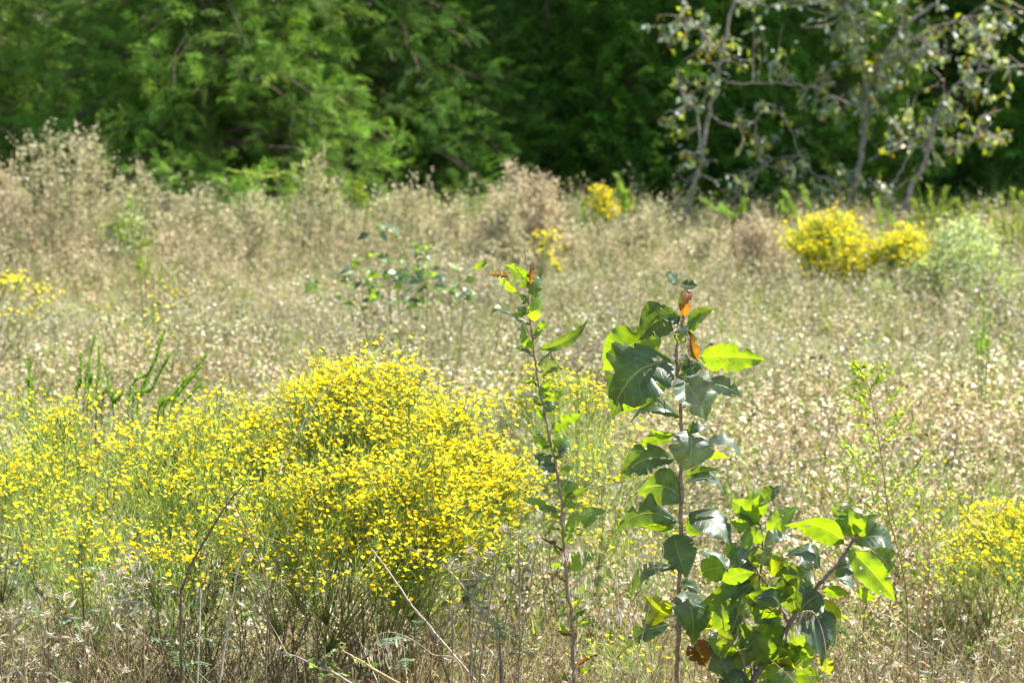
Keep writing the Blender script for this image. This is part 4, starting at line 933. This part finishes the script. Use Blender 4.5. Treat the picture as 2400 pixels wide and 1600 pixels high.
spike_plant(841, 'tall blurred green stalk right of the middle of the meadow edge', 'weed', 'green_stalk', [(2300, 850, 2305, 690), (2312, 850, 2322, 730), (2292, 840, 2282, 760), (2305, 850, 2300, 780)], 12.6, LG, .03, dens=160)
spike_plant(842, 'patch of yellow-green shoots in the left middle meadow', 'weed', 'green_stalk', [(340, 660, 330, 590), (360, 670, 350, 600), (375, 680, 380, 620), (330, 650, 322, 610)], 15.5, YG, .03, dens=160)

# goldenrod stalk with a reddish stem
rng = np.random.default_rng(55)
Yg = 7.9; root = P(2135, 1900, Yg); root[2] = 0
o = thing('goldenrod_stalk', 'tall thin yellow-green goldenrod stalk with a reddish stem, right of the leafy saplings', 'weed', root)
gs, gl = G(), G()
ms = smooth_line([root, P(2128, 1600, Yg), P(2125, 1400, Yg), P(2105, 1290, Yg), P(2082, 1200, Yg), P(2070, 1100, Yg), P(2052, 985, Yg), P(2035, 900, Yg), P(2012, 862, Yg)], 60)
tubes(gs, ms, np.linspace(.0024, .0007, 60), (.25, .12, .07), 5)
nb = 34; t = np.linspace(.42, .98, nb); p, td = on_path(ms[None], np.zeros(nb, int), t)
sd_ = np.where(rng.random(nb) < .5, -1, 1)
bd = nrm(np.c_[sd_ * rng.uniform(.5, 1, nb), rng.normal(0, .5, nb), rng.uniform(.3, 1.1, nb)])
br = arc(p, bd, (1.04 - t) * .33 * rng.uniform(.6, 1.2, nb), -.15, 6)
tubes(gs, br, np.linspace(.0009, .0004, 6), (.2, .2, .06))
m = 1500; i = rng.integers(0, nb, m); q, qd = on_path(br, i, rng.uniform(.15, 1, m)); L = rng.uniform(.007, .015, m)
leaves(gl, q, nrm(qd + rdir(rng, m) * .9), rdir(rng, m), L, L * .45, pick(rng, [(.34, .46, .06), (.42, .48, .06), (.26, .40, .05)], m), .3)
m = 120; q, qd = on_path(ms[None], np.zeros(m, int), rng.uniform(.3, .98, m)); L = rng.uniform(.008, .018, m)
leaves(gl, q, nrm(qd * .5 + rdir(rng, m)), rdir(rng, m), L, L * .25, pick(rng, YG, m), .3)
build('stem', gs, M_stem, o); build('foliage', gl, M_green, o)
spike_plant(843, 'very thin seed stalk beside the goldenrod, at its right', 'weed', 'seed_stalk', [(2165, 1330, 2168, 1010), (2178, 1320, 2150, 1190)], 8.2, YG + [(.4, .28, .14)], .010, (.3, .2, .12), dens=220, sr=.001)
spike_plant(844, 'small light green sprig between the goldenrod and the yellow flowers', 'weed', 'seed_stalk', [(2150, 1420, 2160, 1150), (2200, 1400, 2190, 1210), (2115, 1380, 2112, 1210)], 8.0, YG, .012, (.22, .24, .08), dens=300, sr=.001)

# low broadleaf bush in the middle distance
rng = np.random.default_rng(61)
Yb = 15.0; root = P(950, 900, Yb); root[2] = 0
o = thing('broadleaf_bush', 'low bush with dark glossy leaves half sunk in the dry weeds, behind the narrow sapling', 'bush', root)
gs, gl = G(), G()
spots = [(905, 535, 50, 20, 12), (905, 600, 50, 20, 10), (990, 580, 45, 25, 14), (930, 640, 60, 35, 26), (860, 650, 60, 25, 14), (1000, 650, 55, 35, 26), (880, 700, 60, 25, 14), (960, 700, 70, 30, 20), (1060, 680, 60, 22, 14), (810, 645, 30, 30, 8), (720, 672, 22, 12, 5), (850, 730, 40, 20, 6), (1090, 665, 25, 15, 5), (1180, 710, 20, 10, 3), (840, 610, 40, 15, 4)]
for (px, py, rx, ry, n) in spots:
    e = P(px, py, Yb + rng.uniform(-.2, .2)); rr = e * .8 + root * .2; rr[2] = 0; tw = smooth_line([rr, (rr + e) / 2 + [0.01, 0, .02], e], 12)
    tubes(gs, tw, np.linspace(.003, .0015, 12), (.2, .15, .1), 4)
    c = P(px, py, Yb); n = int(n * 1.5)
    q = c + rng.normal(0, .5, (n, 3)) * [rx * Yb / FPX, .12, ry * Yb / FPX]; q[:, 1] += e[1] - c[1]
    L = rng.uniform(.035, .08, n); D = nrm(rdir(rng, n, -.6, .4))
    leaves(gl, q, D, nrm(rdir(rng, n, .1, 1) + [.1, -.35, .3]), L, L * rng.uniform(.4, .6, n), pick(rng, [(.04, .09, .035)] * 4 + [(.13, .23, .02)] * 3 + [(.09, .15, .09)], n), rng.uniform(.1, .4, n), rng.uniform(0, .3, n))
build('branches', gs, M_bark, o); build('foliage', gl, M_farleaf, o)

# ------------------------------------------------------------------ dead stems, grasses and twigs in front
def twig(seed, name, label, cat, Y, lines, col, group=None, forks=0, nleaf=0, lcol=None, sides=6, thorn=0):
    rng = np.random.default_rng(seed); pts0 = [P(x, y, Y) for x, y in lines[0][0]]
    base = pts0[0].copy(); base[2] = max(0, base[2]) if lines[0][0][0][1] < 1500 else 0
    o = thing(name, label, cat, base, group); g = G(); first = True; dens = []
    for pl, r0, r1 in lines:
        pts = [P(x, y, Y + rng.uniform(-.01, .01)) for x, y in pl]
        if first and pts[0][2] > .01 and pl[0][1] >= 1500:
            dd = nrm(pts[0] - pts[1]); ln = pts[0][2] / max(-dd[2], .35); ext = pts[0] + dd * ln; ext[2] = min(ext[2], .01); pts = [ext] + pts
        first = False
        sm = smooth_line(pts, 7 * len(pts)); sm[1:-1] += rng.normal(0, .0005, sm[1:-1].shape)
        tubes(g, sm, np.linspace(r0, r1, len(sm)), col, sides); dens.append(sm)
        if thorn:
            m = thorn; ii = rng.integers(1, len(sm) - 1, m); L = rng.uniform(.006, .011, m)
            tubes(g, np.stack([sm[ii], sm[ii] + rdir(rng, m) * L[:, None]], 1), [r0 * .5, .0001], np.array(col) * .6, 4)
    AP = np.concatenate(dens)
    for _ in range(forks):
        i = rng.integers(len(AP) // 4, len(AP)); d = nrm(np.array([rng.normal(0, .8), rng.normal(0, .4), rng.uniform(.2, 1)])); L = rng.uniform(.04, .13)
        tubes(g, arc([AP[i]], [d], L, rng.uniform(-.1, .3), 6, rng, .01), np.linspace(.0012, .0005, 6), col, 4)
    build('stem', g, M_stem, o)
    if nleaf:
        gl = G(); i = rng.integers(0, len(AP), nleaf); L = rng.uniform(.008, .022, nleaf)
        leaves(gl, AP[i] + rng.normal(0, .008, (nleaf, 3)), rdir(rng, nleaf, -.5, .6), rdir(rng, nleaf), L, L * rng.uniform(.2, .6, nleaf), pick(rng, lcol or STRAW, nleaf), rng.uniform(.2, .9, nleaf), .2)
        build('foliage', gl, M_green if lcol else M_dry, o)
    return o
BRN = (.13, .075, .05); GREY = (.26, .22, .17); PALE = (.52, .44, .33)
twig(901, 'dead_weed', 'dark reddish-brown forked dead stem rising through the flowers at lower left', 'dead weed', 7.1, [([(424, 1560), (424, 1400), (430, 1370), (455, 1310), (490, 1250), (520, 1200), (545, 1165), (572, 1135)], .0035, .0016), ([(424, 1400), (400, 1375), (376, 1350)], .0018, .001), ([(428, 1375), (424, 1345)], .0013, .0008), ([(545, 1165), (560, 1200), (590, 1260), (630, 1380)], .0012, .0009)], BRN, forks=7, nleaf=30)
twig(902, 'dead_weed', 'thin brown forked stem beside the dark reddish one, lower left', 'dead weed', 7.15, [([(622, 1580), (626, 1500), (632, 1400), (650, 1330), (656, 1270)], .0032, .0012), ([(632, 1400), (618, 1350), (600, 1290), (575, 1240)], .0016, .0008), ([(628, 1470), (660, 1380), (690, 1330)], .0015, .0008)], (.22, .14, .09), forks=8, nleaf=20)
twig(903, 'grass_stalk', 'long pale straw leaning across the top of the large domed flower bush', 'straw', 7.35, [([(655, 1110), (665, 1080), (700, 1010), (740, 945), (790, 878), (812, 862)], .0019, .0012)], PALE)
twig(904, 'thorny_branch', 'grey leafy branch slanting up left, below the right end of the flower bush', 'branch', 6.85, [([(1180, 1600), (1168, 1490), (1140, 1440), (1100, 1395), (1065, 1350), (1040, 1330)], .0032, .0014), ([(1100, 1395), (1118, 1370), (1128, 1350)], .0014, .0008), ([(1168, 1490), (1190, 1480)], .0014, .001)], GREY, forks=6, nleaf=60, lcol=BLUEG)
twig(905, 'thorny_branch', 'low grey thorny branch lying across the bottom edge, left of centre', 'branch', 6.5, [([(830, 1605), (780, 1575), (740, 1562), (700, 1540), (650, 1525)], .0032, .0018)], (.27, .2, .17), forks=3, thorn=22, nleaf=40, lcol=GREENL)
twig(906, 'thorny_branch', 'low yellowish thorny branch to the right of the grey one at the bottom edge', 'branch', 6.5, [([(930, 1598), (890, 1575), (850, 1550), (805, 1525), (795, 1512)], .0028, .0014)], (.36, .25, .13), thorn=14, nleaf=10, lcol=GREENL)
twig(907, 'dead_weed', 'long bleached cane leaning left under the right end of the flower bush', 'dead weed', 6.95, [([(1120, 1600), (1060, 1530), (1010, 1470), (960, 1410), (905, 1330), (870, 1285)], .0026, .0014)], (.44, .36, .30))
twig(908, 'dead_weed', 'upright dark stick behind the drooping pale grass, bottom centre', 'dead weed', 6.8, [([(1055, 1600), (1040, 1560), (1020, 1510), (1005, 1470), (970, 1430)], .0022, .0012)], (.12, .08, .06), forks=3)
twig(909, 'dead_weed', 'brown arching cane behind the low thorny branches', 'dead weed', 7.0, [([(820, 1560), (870, 1530), (930, 1505), (985, 1490), (1040, 1460)], .0024, .0018)], (.22, .13, .07))
twig(910, 'dead_weed', 'straight pale cane standing among brown stems left of the thorny branches', 'dead weed', 6.9, [([(515, 1600), (530, 1500), (545, 1400), (560, 1320), (578, 1280)], .0024, .0013)], (.45, .38, .29))
twig(911, 'dead_weed', 'thin whitish jointed stalk just left of the straight pale cane', 'dead weed', 6.85, [([(463, 1600), (468, 1480), (470, 1380)], .0018, .0012)], (.5, .44, .36))
# drooping grass panicles
def panicle(seed, label, Y, pl, drop, nsp=26):
    rng = np.random.default_rng(seed); pts = [P(x, y, Y) for x, y in pl]; base = pts[0].copy(); base[2] = 0
    o = thing('oat_grass', label, 'grass stalk', base, 'drooping pale oat grasses'); g, gl = G(), G()
    pts = [np.array([pts[0][0], pts[0][1] + .02, 0])] + pts
    sm = smooth_line(pts, 50); tubes(g, sm, np.linspace(.0011, .0005, 50), (.46, .36, .24), 4)
    t = rng.uniform(1 - drop, 1, nsp); p, td = on_path(sm[None], np.zeros(nsp, int), t)
    hd = arc(p, nrm(td * .5 + rdir(rng, nsp, -.3, .3) * .6), rng.uniform(.012, .04, nsp), 1.1, 5)
    tubes(g, hd, np.full(5, .0003), (.5, .42, .3))
    q = hd[:, -1]; L = rng.uniform(.013, .022, nsp)
    for k in range(2): leaves(gl, q, nrm(np.c_[rng.normal(0, .22, (nsp, 2)), -np.ones(nsp)]), rdir(rng, nsp), L, L * .2, pick(rng, [(.50, .44, .40), (.58, .5, .42)], nsp), .6)
    build('stem', g, M_dry, o); build('seed_heads', gl, M_dry, o)
panicle(950, 'drooping oat grass between the two upright saplings, upper one', 6.75, [(1352, 1560), (1420, 1330), (1405, 1290), (1375, 1258), (1345, 1262)], .3, 22)
panicle(951, 'drooping oat grass just left of the broad-leaved sapling stem', 6.7, [(1490, 1600), (1540, 1350), (1555, 1290), (1535, 1260), (1505, 1275)], .22, 16)
panicle(952, 'drooping oat grass at the bottom, arching left below the large flower bush', 6.6, [(1090, 1600), (1010, 1530), (960, 1495), (910, 1480), (862, 1495)], .4, 26)
panicle(953, 'curved oat grass in the lower left beside the dark forked stem', 6.9, [(205, 1580), (222, 1420), (245, 1350), (285, 1300), (325, 1285)], .5, 26)
panicle(954, 'oat grass with seeds hanging over the big leaves of the spreading sapling', 6.6, [(1930, 1640), (1935, 1520), (1912, 1440), (1885, 1430)], .2, 14)
panicle(955, 'drooping oat grass just right of the slender sapling, lower one', 6.7, [(1440, 1600), (1450, 1420), (1430, 1330), (1395, 1325), (1365, 1345)], .3, 24)
panicle(956, 'low oat grass to the left of the broad-leaved sapling stem at the bottom', 6.6, [(1500, 1620), (1480, 1480), (1470, 1420), (1455, 1400)], .35, 20)
# pinnate-leaved seedlings
def locust(seed, label, px, py, Y, sc, pal=BLUEG):
    rng = np.random.default_rng(seed); base = P(px, py, Y); h = base[2]; base[2] = 0
    o = thing('pinnate_seedling', label, 'seedling', base, 'small pinnate-leaved seedlings'); g = proto_locust(seed, .11 * sc, 9, pal)
    V, K, T, Q, UV = g.arrays(); V = V * [1, 1, 1]; V[:, 2] = V[:, 2] + (h - .2) * np.clip(V[:, 2] / .05, 0, 1)
    g2 = G(); g2.add(V + base, T, Q, K); build('foliage', g2, M_green, o)
    gs = G(); tubes(gs, smooth_line([base, base + [.006, 0, h * .5], base + [0, 0, max(h, .1)]], 10), np.linspace(.002, .001, 10), (.2, .14, .08), 5); build('stem', gs, M_stem, o)
locust(961, 'bluish pinnate seedling at the bottom edge below the oat grass, centre left', 970, 1540, 6.7, .9)
locust(962, 'dark pinnate seedling at the bottom just left of the slender sapling', 1170, 1545, 6.8, .8)
locust(963, 'bluish pinnate leaves around the foot of the dark forked stem', 420, 1490, 7.0, .8)
locust(964, 'pinnate leaves low in the bottom left corner', 110, 1500, 6.9, .9)
locust(965, 'small pinnate leaves under the low thorny branches', 740, 1560, 6.5, .8, GREENL)
locust(966, 'pinnate leaves above the pale fluffy weeds, lower left among flowers', 190, 1350, 7.0, .7)
# pale fluffy seed-head weeds
def fluffy(seed, label, Y, heads):
    rng = np.random.default_rng(seed); base = P(heads[0][0], 1700, Y); base[2] = 0
    o = thing('fluffy_weed', label, 'dried weed', base, 'pale fluffy dried weeds in the foreground'); g = G()
    for (x, y) in heads:
        e = P(x, y, Y + rng.uniform(-.05, .05)); b = base + [rng.normal(0, .03), rng.normal(0, .02), 0]
        sm = smooth_line([b, (b + e) / 2 + rng.normal(0, .015, 3), e], 16); tubes(g, sm, np.linspace(.0018, .001, 16), (.33, .26, .18), 5)
        gl = G(); n = 46; L = rng.uniform(.006, .013, n)
        leaves(gl, np.tile(e, (n, 1)) + rng.normal(0, .004, (n, 3)), rdir(rng, n, -.3, 1), rdir(rng, n), L, L * .22, pick(rng, [(.52, .46, .34), (.6, .55, .44), (.42, .36, .25)], n), .5)
        m = 12; p, td = on_path(sm[None], np.zeros(m, int), rng.uniform(.4, .97, m)); L = rng.uniform(.02, .045, m)
        leaves(gl, p, nrm(rdir(rng, m, -.5, .7)), rdir(rng, m), L, L * .2, pick(rng, [(.45, .41, .32), (.35, .30, .24), (.28, .28, .2)], m), 1.0, rng.uniform(.1, .5, m))
        build('seed_head', gl, M_dry, o)
    build('stem', g, M_dry, o)
fluffy(971, 'pale fluffy dried weed in the bottom left corner', 6.6, [(60, 1420), (20, 1440), (110, 1440), (50, 1500), (130, 1520), (0, 1510), (60, 1560), (180, 1500), (200, 1470), (150, 1400), (90, 1370)])
fluffy(972, 'pale fluffy dried weed under the dark forked stem', 6.8, [(335, 1365), (300, 1380), (205, 1470), (290, 1570), (285, 1340), (240, 1350)])
fluffy(973, 'grey fluffy dried weed at the lower right end of the large flower bush', 6.9, [(1120, 1310), (1080, 1330), (1150, 1300), (1060, 1320), (1205, 1355), (1100, 1290), (1215, 1250), (1180, 1240), (1260, 1265)])
fluffy(974, 'dried weed with curled leaves at the bottom right of the photo', 6.9, [(2200, 1480), (2260, 1450), (2330, 1500), (2150, 1520), (2290, 1540), (2380, 1460), (2230, 1560), (2100, 1560), (2040, 1540)])
